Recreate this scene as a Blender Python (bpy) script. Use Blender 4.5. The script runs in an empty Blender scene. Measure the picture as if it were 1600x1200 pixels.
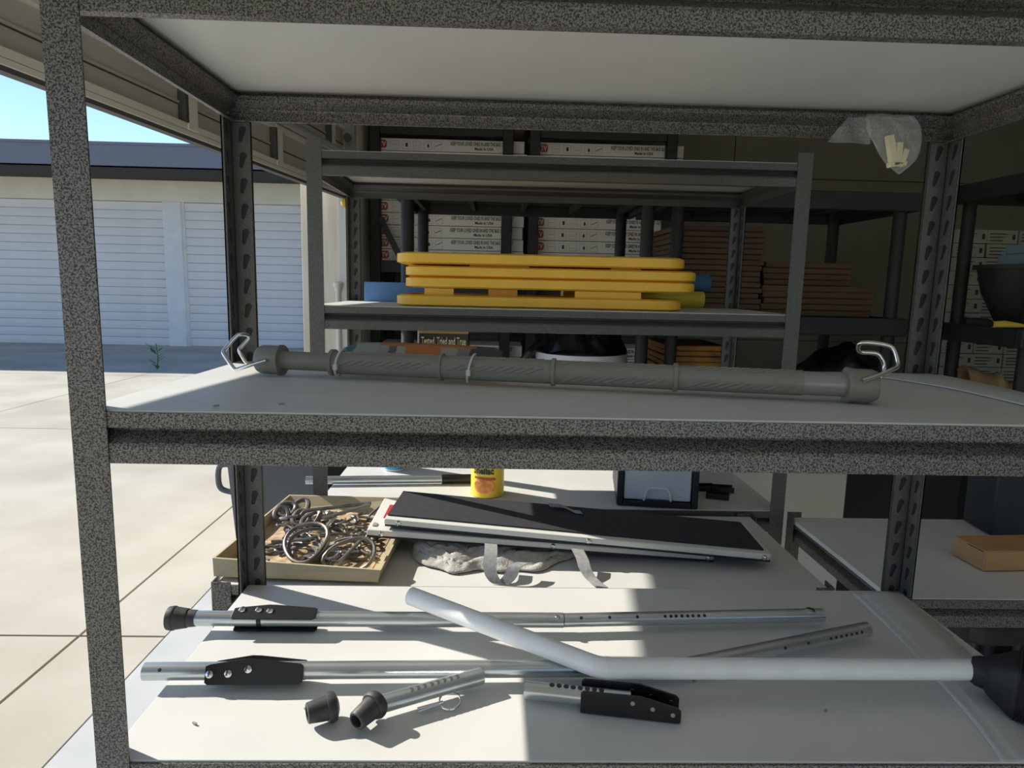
import bpy, math, random
import numpy as np
from mathutils import Vector, Matrix
from math import sin, cos, pi, radians
random.seed(7)
sc = bpy.context.scene
COL = sc.collection
EYE = 1.5                                   # camera height above the floor
# ------------------------------------------------------------------ camera
YAW, PITCH, ROLL, FPX = 0.02811, 0.14637, -0.02216, 1052.6
def _basis():
    cy, sy, cp, sp = cos(YAW), sin(YAW), cos(PITCH), sin(PITCH)
    f = Vector((sy*cp, cy*cp, -sp)); r = Vector((cy, -sy, 0)); d = f.cross(r)
    cr, sr = cos(ROLL), sin(ROLL)
    return cr*r + sr*d, -sr*r + cr*d, f
CR, CD, CF = _basis()
cam = bpy.data.cameras.new('camera'); camo = bpy.data.objects.new('camera', cam); COL.objects.link(camo)
camo.matrix_world = Matrix(((CR.x, -CD.x, -CF.x, 0), (CR.y, -CD.y, -CF.y, 0), (CR.z, -CD.z, -CF.z, EYE), (0, 0, 0, 1)))
cam.sensor_width = 36; cam.lens = FPX/1600*36; cam.clip_start = .02; cam.clip_end = 300
sc.camera = camo
# ------------------------------------------------------------------ sky, sun, exposure
SUN_AZ = radians(25.4); SUN_EL = radians(33.4)     # light travels to the right and a little towards the camera
w = bpy.data.worlds.new('sky'); sc.world = w; w.use_nodes = True
nt = w.node_tree; nt.nodes.clear()
sky = nt.nodes.new('ShaderNodeTexSky'); sky.sky_type = 'NISHITA'; sky.sun_disc = False
sky.sun_elevation = SUN_EL; sky.altitude = 50; sky.air_density = .75; sky.dust_density = 0; sky.ozone_density = 2.5
sunvec = Vector((-cos(SUN_AZ)*cos(SUN_EL), sin(SUN_AZ)*cos(SUN_EL), sin(SUN_EL)))
sky.sun_rotation = math.atan2(sunvec.x, sunvec.y)
bg = nt.nodes.new('ShaderNodeBackground'); bg.inputs['Strength'].default_value = .105
wo = nt.nodes.new('ShaderNodeOutputWorld')
nt.links.new(sky.outputs[0], bg.inputs[0]); nt.links.new(bg.outputs[0], wo.inputs[0])
sl = bpy.data.lights.new('sun', 'SUN'); sl.energy = 3.35; sl.angle = radians(.53); sl.color = (1, .945, .84)
so = bpy.data.objects.new('sun', sl); COL.objects.link(so); so.rotation_euler = (-sunvec).to_track_quat('-Z', 'Y').to_euler()
so.location = (0, 0, 20)
vs = sc.view_settings; vs.view_transform = 'Standard'; vs.look = 'None'; vs.gamma = 1; vs.use_curve_mapping = False; vs.exposure = 1.0
try:
    sc.cycles.use_denoising = True; sc.cycles.max_bounces = 10; sc.cycles.diffuse_bounces = 6; sc.cycles.transparent_max_bounces = 16
except Exception: pass
# ------------------------------------------------------------------ helpers
def at(px, py, X=None, Y=None, Z=None):
    """point of the world seen at photo pixel (px,py) on the plane x=X, y=Y or height Z (relative to eye level)"""
    d = CR*((px-800)/FPX) + CD*((py-600)/FPX) + CF
    t = X/d.x if X is not None else Y/d.y if Y is not None else Z/d.z
    p = d*t; p.z += EYE
    return p
V = Vector
MATS = {}
def mat(name, col, rough=.5, metal=0, var=.0, vscale=8, bump=0, bscale=80, spec=.5, alpha=1, trans=0, col2=None, stretch=None, detail=4):
    m = bpy.data.materials.new(name); m.use_nodes = True; MATS[name] = m
    n = m.node_tree; b = n.nodes['Principled BSDF']
    c = (*col, 1); b.inputs['Base Color'].default_value = c
    b.inputs['Roughness'].default_value = rough; b.inputs['Metallic'].default_value = metal
    b.inputs['Specular IOR Level'].default_value = spec; b.inputs['Alpha'].default_value = alpha
    b.inputs['Transmission Weight'].default_value = trans
    if var or bump or col2:
        tc = n.nodes.new('ShaderNodeTexCoord'); src = tc.outputs['Object']
        if stretch:
            mp = n.nodes.new('ShaderNodeMapping'); mp.inputs['Scale'].default_value = stretch
            n.links.new(src, mp.inputs[0]); src = mp.outputs[0]
        if var or col2:
            nz = n.nodes.new('ShaderNodeTexNoise'); nz.inputs['Scale'].default_value = vscale; nz.inputs['Detail'].default_value = detail
            n.links.new(src, nz.inputs['Vector'])
            rp = n.nodes.new('ShaderNodeValToRGB'); e = rp.color_ramp.elements
            e[0].position = .35; e[1].position = .65
            e[0].color = (*(col2 if col2 else [x*(1-var) for x in col]), 1)
            e[1].color = (*([min(1, x*(1+var)) for x in col] if not col2 else col), 1)
            n.links.new(nz.outputs['Fac'], rp.inputs[0]); n.links.new(rp.outputs[0], b.inputs['Base Color'])
        if bump:
            nb = n.nodes.new('ShaderNodeTexNoise'); nb.inputs['Scale'].default_value = bscale; nb.inputs['Detail'].default_value = 3
            n.links.new(src, nb.inputs['Vector'])
            bp = n.nodes.new('ShaderNodeBump'); bp.inputs['Strength'].default_value = bump; bp.inputs['Distance'].default_value = .002
            n.links.new(nb.outputs['Fac'], bp.inputs['Height']); n.links.new(bp.outputs[0], b.inputs['Normal'])
    return m
def hammer(name, dark, light, scale=330):
    m = bpy.data.materials.new(name); m.use_nodes = True; MATS[name] = m
    n = m.node_tree; b = n.nodes['Principled BSDF']; b.inputs['Roughness'].default_value = .38; b.inputs['Metallic'].default_value = .25
    tc = n.nodes.new('ShaderNodeTexCoord'); nz = n.nodes.new('ShaderNodeTexNoise'); nz.inputs['Scale'].default_value = scale
    nz.inputs['Detail'].default_value = 1.2; nz.inputs['Distortion'].default_value = .6
    n.links.new(tc.outputs['Object'], nz.inputs['Vector'])
    rp = n.nodes.new('ShaderNodeValToRGB'); e = rp.color_ramp.elements
    e[0].position = .42; e[0].color = (*dark, 1); e[1].position = .56; e[1].color = (*light, 1)
    n.links.new(nz.outputs['Fac'], rp.inputs[0]); n.links.new(rp.outputs[0], b.inputs['Base Color'])
    bp = n.nodes.new('ShaderNodeBump'); bp.inputs['Strength'].default_value = .5; bp.inputs['Distance'].default_value = .0006
    n.links.new(nz.outputs['Fac'], bp.inputs['Height']); n.links.new(bp.outputs[0], b.inputs['Normal'])
    return m
class MB:
    def __init__(s): s.v = []; s.f = []
    def add(s, vs_, fs):
        o = len(s.v); s.v += [V(a) for a in vs_]; s.f += [tuple(i+o for i in q) for q in fs]; return s
    def box(s, x0, x1, y0, y1, z0, z1, M=None):
        p = [V((x, y, z)) for z in (z0, z1) for x, y in ((x0, y0), (x1, y0), (x1, y1), (x0, y1))]
        if M: p = [M @ a for a in p]
        return s.add(p, [(3, 2, 1, 0), (4, 5, 6, 7), (0, 1, 5, 4), (1, 2, 6, 5), (2, 3, 7, 6), (3, 0, 4, 7)])
    def prism(s, poly, h, M=None, z0=0):
        n = len(poly); p = [V((a[0], a[1], z)) for z in (z0, z0+h) for a in poly]
        if M: p = [M @ a for a in p]
        return s.add(p, [tuple(range(n))[::-1], tuple(range(n, 2*n))] + [(i, (i+1) % n, n+(i+1) % n, n+i) for i in range(n)])
    def tube(s, pts, r, n=10, caps=True, closed=False, squash=None):
        pts = [V(p) for p in pts]; m = len(pts); rs = r if isinstance(r, (list, tuple)) else [r]*m
        T = []
        for i in range(m):
            a = pts[i-1] if i or closed else pts[0]; b = pts[(i+1) % m] if i < m-1 or closed else pts[-1]
            T.append((b-a).normalized())
        u = T[0].orthogonal().normalized(); o = len(s.v)
        for i in range(m):
            u = (u - T[i]*u.dot(T[i])).normalized(); w_ = T[i].cross(u)
            for k in range(n):
                an = 2*pi*k/n; s.v.append(pts[i] + (u*cos(an) + w_*sin(an))*rs[i])
        for i in range(m if closed else m-1):
            for k in range(n):
                j = (i+1) % m; s.f.append((o+i*n+k, o+i*n+(k+1) % n, o+j*n+(k+1) % n, o+j*n+k))
        if caps and not closed:
            s.f.append(tuple(o+k for k in range(n))[::-1]); s.f.append(tuple(o+(m-1)*n+k for k in range(n)))
        return s
    def lathe(s, org, axis, prof, n=24, cap=True):
        org = V(org); ax = V(axis).normalized(); u = ax.orthogonal().normalized(); w_ = ax.cross(u); o = len(s.v); m = len(prof)
        for t, r in prof:
            for k in range(n):
                a = 2*pi*k/n; s.v.append(org + ax*t + (u*cos(a)+w_*sin(a))*r)
        for i in range(m-1):
            for k in range(n): s.f.append((o+i*n+k, o+i*n+(k+1) % n, o+(i+1)*n+(k+1) % n, o+(i+1)*n+k))
        if cap: s.f.append(tuple(o+k for k in range(n))[::-1]); s.f.append(tuple(o+(m-1)*n+k for k in range(n)))
        return s
    def grid(s, fn, nu, nv):
        o = len(s.v)
        for j in range(nv+1):
            for i in range(nu+1): s.v.append(V(fn(i/nu, j/nv)))
        for j in range(nv):
            for i in range(nu):
                a = o+j*(nu+1)+i; s.f.append((a, a+1, a+nu+2, a+nu+1))
        return s
    def build(s, name, m, parent=None, smooth=False, bevel=0, solid=0, loc=None, seg=2):
        if parent is not None: org = ORG[parent.name]
        elif loc is not None: org = V(loc)
        else:
            xs = [a.x for a in s.v]; ys = [a.y for a in s.v]; org = V(((min(xs)+max(xs))/2, (min(ys)+max(ys))/2, min(a.z for a in s.v)))
        me = bpy.data.meshes.new(name); me.from_pydata([a-org for a in s.v], [], s.f); me.update()
        o = put(name, me, m, parent, org, smooth)
        if solid: md = o.modifiers.new('thickness', 'SOLIDIFY'); md.thickness = abs(solid); md.offset = -1 if solid > 0 else 0
        if bevel: md = o.modifiers.new('rounding', 'BEVEL'); md.width = bevel; md.segments = seg; md.limit_method = 'ANGLE'; md.angle_limit = .6
        return o
ORG = {}
def put(name, me, m, parent=None, org=None, smooth=False):
    o = bpy.data.objects.new(name, me); COL.objects.link(o)
    if m is not None and not me.materials: me.materials.append(MATS[m] if isinstance(m, str) else m)
    if parent is not None: o.parent = parent; ORG[o.name] = ORG[parent.name]
    else: o.location = org; ORG[o.name] = V(org)
    if smooth:
        me.polygons.foreach_set('use_smooth', [True]*len(me.polygons))
        try: me.set_sharp_from_angle(angle=radians(40))
        except Exception: pass
    return o
def tag(o, label=None, cat=None, group=None, kind=None):
    if label: o['label'] = label
    if cat: o['category'] = cat
    if group: o['group'] = group
    if kind: o['kind'] = kind
    return o
def thing(name, label, cat, loc, group=None, kind=None):
    o = bpy.data.objects.new(name, None); COL.objects.link(o); o.location = loc; o.empty_display_size = .05; ORG[o.name] = V(loc)
    return tag(o, label, cat, group, kind)
def setting(name, loc=(0, 0, 0)):
    o = bpy.data.objects.new(name, None); COL.objects.link(o); o.location = loc; ORG[o.name] = V(loc); o['kind'] = 'structure'; return o
def copy_tree(o, loc, parent=None):
    c = o.copy(); COL.objects.link(c); c.parent = parent
    if parent is None: c.location = loc
    ORG[c.name] = V(loc)
    for ch in o.children: copy_tree(ch, loc, c)
    return c
def smoothpath(pts, k=6, closed=False):
    P = [V(p) for p in pts]; n = len(P); out = []
    for i in range(n if closed else n-1):
        g = lambda j: P[j % n] if closed else P[max(0, min(n-1, j))]
        a, b, c, d = g(i-1), g(i), g(i+1), g(i+2)
        for q in range(k):
            t = q/k; out.append(.5*((2*b)+(c-a)*t+(2*a-5*b+4*c-d)*t*t+(3*b-a-3*c+d)*t**3))
    if not closed: out.append(P[-1])
    return out
def frame(x, z=None, y=None):
    """rotation matrix with the given local x axis (and z axis roughly z)"""
    x = V(x).normalized(); z = V(z); y_ = z.cross(x).normalized(); z = x.cross(y_)
    return Matrix((x, y_, z)).transposed()
def TR(org, R3): return Matrix.Translation(V(org)) @ R3.to_4x4()
_txt = {}
def text_mesh(s, size, sx=1.0, bold=0.0, m='ink'):
    key = (s, size, sx, bold, m)
    if key in _txt: return _txt[key]
    c = bpy.data.curves.new('lettering', 'FONT'); c.body = s; c.size = size; c.align_x = 'LEFT'; c.offset = bold; c.resolution_u = 2
    o = bpy.data.objects.new('lettering', c); COL.objects.link(o); bpy.context.view_layer.update()
    dg = bpy.context.evaluated_depsgraph_get(); me = bpy.data.meshes.new_from_object(o.evaluated_get(dg))
    bpy.data.objects.remove(o); bpy.data.curves.remove(c)
    for v_ in me.vertices: v_.co = V((v_.co.x*sx, 0, v_.co.y))
    me.materials.clear(); me.materials.append(MATS[m]); me.name = 'lettering'; _txt[key] = me
    return me
def child(name, me, parent, loc, rot=None):
    o = bpy.data.objects.new(name, me); COL.objects.link(o); o.parent = parent; o.location = loc
    if rot: o.rotation_euler = rot
    ORG[o.name] = ORG[parent.name]; return o
# ------------------------------------------------------------------ materials
hammer('hammer', (.034, .032, .029), (.205, .196, .178), 520)
hammer('hammer_far', (.075, .074, .07), (.125, .122, .115), 640)
mat('melamine', (.70, .70, .67), .42, var=.04, vscale=5, bump=.05, bscale=300)
mat('board_edge', (.16, .13, .11), .7)
mat('liner', (.62, .63, .61), .5, var=.05, vscale=6, bump=.1, bscale=30)
mat('black_plastic', (.020, .020, .020), .58, var=.2, vscale=20)
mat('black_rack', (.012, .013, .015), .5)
mat('black_paint', (.012, .012, .013), .35)
mat('rubber', (.045, .043, .042), .55, var=.35, vscale=60, bump=.15, bscale=200)
mat('dark_rubber', (.015, .016, .018), .6, var=.3, vscale=40)
mat('zinc', (.60, .64, .66), .28, metal=.85, var=.10, vscale=25, stretch=(.3, 1, 1))
mat('chrome', (.72, .72, .72), .15, metal=1)
mat('white_paint', (.86, .86, .86), .35, var=.04, vscale=30, bump=.1, bscale=40)
mat('bar_grey', (.235, .225, .195), .5, bump=.05, bscale=150)
mat('bar_tube', (.30, .295, .28), .35, metal=.2)
mat('ziptie', (.62, .62, .56), .5)
mat('yellow', (.95, .56, .06), .45, var=.05, vscale=6, bump=.04, bscale=60)
mat('yellow_foot', (.62, .27, .02), .5)
mat('yellow_dull', (.66, .56, .06), .55)
mat('blue_roll', (.06, .17, .36), .5)
mat('blue_board', (.10, .24, .55), .5)
mat('carton_shaded', (.36, .345, .29), .7)  # white card darkened: shade of the rear corner put into the colour
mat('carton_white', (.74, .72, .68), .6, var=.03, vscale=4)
mat('ink', (.03, .03, .03), .6)
mat('ink_grey', (.33, .32, .31), .6)
mat('badge_red', (.42, .04, .05), .5)
mat('kraft', (.50, .29, .13), .7, var=.08, vscale=10, bump=.1, bscale=120)
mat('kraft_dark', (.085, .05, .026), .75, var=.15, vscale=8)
mat('tray_card', (.52, .43, .27), .7, var=.06, vscale=12, bump=.08, bscale=90)
mat('orange_pack', (.26, .11, .015), .6, var=.4, vscale=14)
mat('cord', (.17, .155, .14), .42, metal=.35, var=.4, vscale=30)
mat('steel_rod', (.42, .41, .40), .3, metal=.8)
mat('leaf_brown', (.50, .36, .21), .7, var=.35, vscale=50)
mat('grip_black', (.028, .029, .032), .75, var=.15, vscale=60, bump=.25, bscale=600)
mat('ramp_white', (.78, .77, .71), .4)
mat('red_label', (.5, .03, .05), .5)
mat('towel', (.52, .50, .46), .9, var=.14, vscale=40, bump=.6, bscale=260)
mat('strap', (.33, .33, .33), .6, var=.15, vscale=120, bump=.3, bscale=500)
mat('can_yellow', (.84, .62, .05), .35)
mat('can_orange', (.72, .27, .06), .4, var=.3, vscale=60)
mat('can_pale', (.86, .80, .42), .4)
mat('label_red', (.45, .06, .05), .5)
mat('bottle_blue', (.05, .35, .62), .35)
mat('bottle_white', (.8, .8, .8), .4)
mat('drawer_frame', (.010, .012, .018), .4)
mat('drawer_clear', (.50, .54, .60), .22, var=.06, vscale=8)
mat('drawer_pull', (.62, .66, .70), .2)
mat('navy_bin', (.012, .017, .024), .45)
mat('bag_black', (.010, .010, .011), .28, bump=.5, bscale=30)
mat('bucket_white', (.72, .73, .74), .4)
mat('bin_grey', (.10, .105, .11), .5, var=.15, vscale=5)
mat('bag_clear', (.85, .85, .87), .06, alpha=.20, spec=1)
mat('bag_film', (.75, .75, .77), .12, alpha=.14, spec=.8)
mat('plug_cream', (.80, .72, .42), .5)
mat('concrete_out', (.55, .515, .435), .8, col2=(.42, .385, .31), vscale=1.1, detail=8, bump=.15, bscale=90)
mat('concrete_in', (.56, .57, .56), .7, col2=(.47, .49, .49), vscale=2.2, detail=7)
mat('joint', (.20, .18, .155), .9)
mat('wall_olive', (.205, .195, .145), .8, var=.05, vscale=3)
mat('wall_cream', (.82, .78, .68), .8, col2=(.66, .59, .47), vscale=2.5, stretch=(6, 6, .5))
mat('stucco', (.80, .75, .64), .85, var=.05, vscale=2)
mat('stucco_pale', (.76, .76, .76), .85, var=.04, vscale=3)
mat('rollup', (.76, .73, .71), .6, var=.03, vscale=3)
mat('fascia', (.17, .175, .22), .6)
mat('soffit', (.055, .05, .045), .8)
mat('door_grey', (.55, .53, .47), .5, var=.06, vscale=4)
mat('door_rail', (.84, .79, .68), .5)
mat('door_dark', (.08, .08, .075), .6)
mat('galv', (.42, .44, .43), .35, metal=.6)
mat('pvc', (.72, .70, .63), .4)
mat('rope_yellow', (.62, .44, .05), .6)
mat('ceiling', (.82, .80, .76), .8)
mat('weed', (.05, .13, .04), .7)
mat('paper_brown', (.42, .27, .14), .8, var=.2, vscale=20)
mat('blue_pale', (.22, .33, .42), .5)
mat('panel_white', (.60, .59, .53), .6)
mat('teal', (.05, .22, .27), .5)
# ================================================================== SETTING
# garage door line (runs along the left side of the bay, turned a few degrees)
DH = EYE + .435                                  # lower edge of the half-raised door
def door_x(y): return -1.088 + .129*(y-1.583)
FAR_Y, CEIL = 3.74, 3.4
NEAR_Y = -3.2
# ---- ground outside: slabs with joints
g = setting('ground')
xs = [-40, -12.5, -9.0, -5.4, -1.72, -1.36]
ys = [-14, -3.2, 2.69, 6.6, 10.35, 12.6, 40]
for i in range(len(xs)-1):
    for j in range(len(ys)-1):
        if i == len(xs)-2 and False: continue
        MB().box(xs[i]+.007, xs[i+1]-.007, ys[j]+.007, ys[j+1]-.007, -.1, 0).build('slab', 'concrete_out', g)
MB().box(-40, -1.36, -14, 40, -.12, -.012).build('joint_bed', 'joint', g)
fl = setting('floor')
MB().box(-1.36, 3.9, NEAR_Y, 5.2, -.12, 0).build('floor_slab', 'concrete_in', fl)
wf_ = setting('wall_front')
for a_ in ((-1.75, .2, 0, CEIL), (3.4, 3.85, 0, CEIL), (.2, 3.4, 2.3, CEIL)):  # doorway gap behind the camera is added to light the front faces
    MB().box(a_[0], a_[1], NEAR_Y-.15, NEAR_Y, a_[2], a_[3]).build('wall_block', 'stucco', wf_)
MB().box(-1.35, 12, -16, NEAR_Y-.01, -.12, -.002).build('slab', 'concrete_out', g)
# ---- back wall of painted panels
wb = setting('wall_back')
px = [-1.2, .2, 1.62, 2.95, 4.3]; pz = [0, 1.15, 2.262, CEIL]
for i in range(4):
    for j in range(3):
        MB().box(px[i]+.003, px[i+1]-.003, 4.74, 4.80, pz[j]+.003, pz[j+1]-.003).build('panel', 'wall_olive', wb)
MB().box(-1.2, 4.3, 4.76, 4.9, 0, CEIL).build('wall_core', 'door_dark', wb)
tag(MB().box(3.7, 3.85, NEAR_Y, 4.9, 0, CEIL).build('wall_right', 'wall_olive'), kind='structure')
tag(MB().box(-1.75, 3.85, NEAR_Y, 4.9, CEIL, CEIL+.15).build('ceiling', 'ceiling'), kind='structure')
wl = setting('wall_left')
xj = door_x(FAR_Y)
MB().box(xj-.24, xj, FAR_Y, 4.9, 0, CEIL).build('jamb_block', 'wall_cream', wl, bevel=.004)
MB().box(xj-.035, xj+.012, FAR_Y-.03, FAR_Y-.001, 0, CEIL).build('track_plate', 'pvc', wl, bevel=.003)
MB().box(xj+.001, xj+.03, FAR_Y+.02, 4.74, 0, CEIL).build('lining', 'stucco', wl)
t = setting('trim_1', (0, 0, 0))                    # white plastic pipe on the jamb
p0 = at(528, 452, Y=FAR_Y-.04)
MB().tube([(p0.x, FAR_Y-.035, 0), (p0.x, FAR_Y-.035, p0.z)], .014, 12).build('pipe', 'pvc', t, smooth=True)
MB().lathe((p0.x, FAR_Y-.035, p0.z-.01), (0, 0, 1), [(0, .02), (.02, .02), (.021, .026), (.045, .026), (.05, .02)], 14).build('pipe_cap', 'pvc', t, smooth=True)
# ---- half raised sectional door
dr = setting('door_1')
y0, y1 = NEAR_Y+.02, FAR_Y-.02
A_, B_ = V((door_x(y0), y0, 0)), V((door_x(y1), y1, 0)); L_ = (B_-A_).length
DM = TR(A_, frame(B_-A_, (0, 0, 1)))                # local x along the door, y = towards outside, z up
SEC = .171
def dbox(x0, x1, ya, yb, z0, z1): return MB().box(x0, x1, ya, yb, z0, z1, DM)
dbox(0, L_, -.012, .018, DH, DH+.012).build('bottom_seal', 'door_dark', dr)
dbox(0, L_, -.02, .022, DH+.012, DH+.026).build('bottom_bar', 'door_rail', dr)
for k in range(8):
    z = DH+.026+SEC*k
    if z+SEC > CEIL: break
    s = dbox(0, L_, 0, .02, z, z+SEC-.003).build('door_section', 'door_grey', dr)
    dbox(0, L_, -.022, .0, z+.002, z+.022).build('lower_rail', 'door_rail', s)
    dbox(0, L_, -.022, .0, z+SEC-.024, z+SEC-.006).build('upper_rail', 'door_rail', s)
    dbox(0, L_, -.006, .0, z+SEC*.46, z+SEC*.50).build('rib', 'door_grey', s)
    dbox(0, L_, -.0015, .0, z+SEC*.435, z+SEC*.46).build('groove', 'door_dark', s)
    q = 0
    for yy in (-2.9, -2.23, -1.56, -.89, -.22, .45, 1.11, 1.775, 2.29, 2.915, 3.52):
        xx = (yy-y0)*1.008
        dbox(xx-.035, xx+.02, -.026, -.001, z+.003, z+SEC-.008).build('stile', 'door_rail', s, bevel=.002)
        h = dbox(xx-.05, xx-.035, -.028, -.001, z+.022, z+SEC-.024).build('stile_channel', 'door_dark', s)
# strut tube across the upper section and the galvanised vertical track
MB().tube([DM @ V((0, -.05, DH+SEC*1.0+.04)), DM @ V((L_-.1, -.05, DH+SEC*1.0+.04))], .013, 10).build('strut', 'galv', dr, smooth=True)
dbox(L_-.03, L_+.0, -.07, -.02, 0.0, CEIL-.05).build('track', 'galv', dr)
for zz in (DH+.06, DH+.30):
    MB().lathe(DM @ V((L_-.07, -.045, zz)), (0, 1, 0), [(0, .02), (.02, .02)], 14).build('roller', 'door_dark', dr, smooth=True)
rp = at(540, 317, Y=FAR_Y-.12)
rope = thing('pull_rope', 'yellow pull rope knotted on the end of the raised garage door', 'rope', rp)
MB().lathe(rp+V((0, 0, -.025)), (0, 0, 1), [(0, .005), (.008, .02), (.025, .026), (.042, .02), (.05, .006)], 12).build('knot', 'rope_yellow', rope, smooth=True)
MB().tube(smoothpath([rp, rp+V((.01, -.01, -.05)), at(548, 345, Y=FAR_Y-.14), at(552, 372, Y=FAR_Y-.16)]), .006, 8).build('tail', 'rope_yellow', rope, smooth=True)
# ---- storage building across the yard
BY = 14.9
bd = thing('storage_building', 'cream stucco storage building with roll-up doors across the sunny yard', 'building', (-8, BY, 0))
def bx(px_, py_): return at(px_, py_, Y=BY)
zt = bx(100, 311).z; zs = bx(100, 278).z
x_l, x_a, x_b, x_c = -22, bx(258, 420).x, bx(286, 420).x, bx(474, 420).x
MB().box(x_l, -1.5, BY+.15, BY+6, 0, zs+.6).build('wall_core', 'stucco', bd)
MB().box(x_l, -1.5, BY, BY+.16, zt, zs).build('lintel', 'stucco', bd)
for a, b in ((x_a, x_b), (x_c, x_c+.42), (x_a-4.6, x_a-4.25)):
    MB().box(a, b, BY-.0, BY+.16, 0, zt).build('pilaster', 'stucco_pale', bd, bevel=.01)
MB().box(x_c+3.1, -1.5, BY, BY+.16, 0, zt).build('pilaster', 'stucco_pale', bd)
OV = 1.66
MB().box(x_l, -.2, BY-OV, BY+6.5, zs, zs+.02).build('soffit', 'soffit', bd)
fz = at(100, 259, Y=BY-OV).z
MB().box(x_l, -.2, BY-OV, BY-OV+.06, zs-.0, zs+.40).build('fascia', 'fascia', bd)
MB().box(x_l, -.2, BY-OV-.02, BY+6.5, zs+.40, zs+.45).build('roof_edge', 'fascia', bd)
ns = 17; hs = zt/ns
prof = [(0, 0), (-.012, .010), (-.022, hs*.5), (-.012, hs-.012), (0, hs-.004)]
def slat_mesh(Lx):
    me = bpy.data.meshes.new('slat'); vs_ = [(x, a, b) for x in (0, Lx) for a, b in prof]; n = len(prof)
    me.from_pydata(vs_, [], [(i, n+i, n+i+1, i+1) for i in range(n-1)]); me.materials.append(MATS['rollup']); return me
for a, b in ((x_a-4.25, x_a), (x_b, x_c), (x_c+.42, x_c+3.1), (x_a-9, x_a-4.6)):
    me = slat_mesh(b-a)
    rd = MB().box(a, b, BY+.12, BY+.15, 0, zt).build('roll_up_door', 'joint', bd)
    for k in range(ns): child('slat', me, rd, V((a, BY+.115, k*hs))-ORG[bd.name])
MB().box(x_b+.0, x_b+.05, BY+.06, BY+.12, 0, zt).build('door_guide', 'rollup', bd)
# small weed in the yard
wp = at(246, 577, Z=-EYE)
wd = thing('weed', 'small green weed growing from the shaded concrete', 'plant', wp)
for k in range(9):
    a = random.uniform(0, 6.28); l = random.uniform(.1, .22); zz = .04*k
    MB().prism([(0, 0), (l*.5, .035), (l, 0), (l*.5, -.035)], .004, TR(wp+V((0, 0, zz)), frame((cos(a), sin(a), .7), (0, 0, 1)))).build('leaf', 'weed', wd)
MB().tube([wp, wp+V((.02, 0, .2)), wp+V((0, 0, .42))], .008, 6).build('stem', 'weed', wd)
# ================================================================== STEEL RACKS
PW = .036; PITCH_H = .0405
def keyhole(flip):
    c1, r1, c2, r2 = (0.002*flip, .0068), .0058, (-.002*flip, -.0098), .0029
    out = []
    for k in range(14):
        a = 2*pi*k/14; d = (cos(a), sin(a))
        s1 = c1[0]*d[0]+c1[1]*d[1]+r1; s2 = c2[0]*d[0]+c2[1]*d[1]+r2
        c, r = (c1, r1) if s1 > s2 else (c2, r2)
        out.append((c[0]+r*d[0], c[1]+r*d[1], a))
    return out
def holed_strip(mb, org, u, width, z0, z1, pitch, hole, depth_vec):
    """sheet strip (width along u, height z0..z1) with a row of punched holes; depth_vec = thickness of the sheet"""
    org = V(org); u = V(u); dv = V(depth_vec); z = z0; up = V((0, 0, 1))
    while z < z1-1e-6:
        h = min(pitch, z1-z); c = org+u*(width/2)+up*(z+h/2)
        if h < pitch*.99:
            mb.add([org+up*z, org+u*width+up*z, org+u*width+up*(z+h), org+up*(z+h)], [(0, 1, 2, 3)]); break
        inn, outp = [], []
        for (a, b, ang) in hole:
            inn.append(c+u*a+up*b)
            ca, sa = cos(ang), sin(ang); k = min((width/2)/max(abs(ca), 1e-6), (h/2)/max(abs(sa), 1e-6))
            outp.append(c+u*(ca*k)+up*(sa*k))
        n = len(inn); corners = []
        mb.add(inn+outp, [(i, (i+1) % n, n+(i+1) % n, n+i) for i in range(n)])
        mb.add(inn+[p+dv for p in inn], [(i, (i+1) % n, n+(i+1) % n, n+i) for i in range(n)])
        # corner triangles
        for sx_, sz_ in ((1, 1), (-1, 1), (-1, -1), (1, -1)):
            cp = c+u*(sx_*width/2)+up*(sz_*h/2)
            a = [p for p in outp if abs((p-c).dot(u)-sx_*width/2) < 1e-6 and (p-c).z*sz_ >= 0]
            b = [p for p in outp if abs((p-c).z-sz_*h/2) < 1e-6 and (p-c).dot(u)*sx_ >= 0]
            if a and b:
                pa = max(a, key=lambda p: (p-c).z*sz_); pb = max(b, key=lambda p: (p-c).dot(u)*sx_)
                if (pa-pb).length > 1e-6: mb.add([pa, cp, pb], [(0, 1, 2)])
        z += h
SQ = [(.008*(cos(2*pi*k/12)/max(abs(cos(2*pi*k/12)), abs(sin(2*pi*k/12)))), .008*(sin(2*pi*k/12)/max(abs(cos(2*pi*k/12)), abs(sin(2*pi*k/12)))), 2*pi*k/12) for k in range(12)]
BH = .057                                             # beam height
BPROF = [(.010, -.005), (0, -.004), (0, -.018), (.0155, -.0205), (.0145, -.025), (.001, -.036), (0, -.039), (0, -.056), (.008, -.057)]
def beam_mesh(mb, a, b, inward, ztop):
    """folded sheet beam from a to b (outer face line); inward = unit vector towards the shelf"""
    a, b, n = V(a), V(b), V(inward); vs_ = []
    for p in (a, b):
        for o, z in BPROF: vs_.append(V((p.x, p.y, ztop+z))+n*o)
    m = len(BPROF); mb.add(vs_, [(i, m+i, m+i+1, i+1) for i in range(m-1)])
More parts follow.
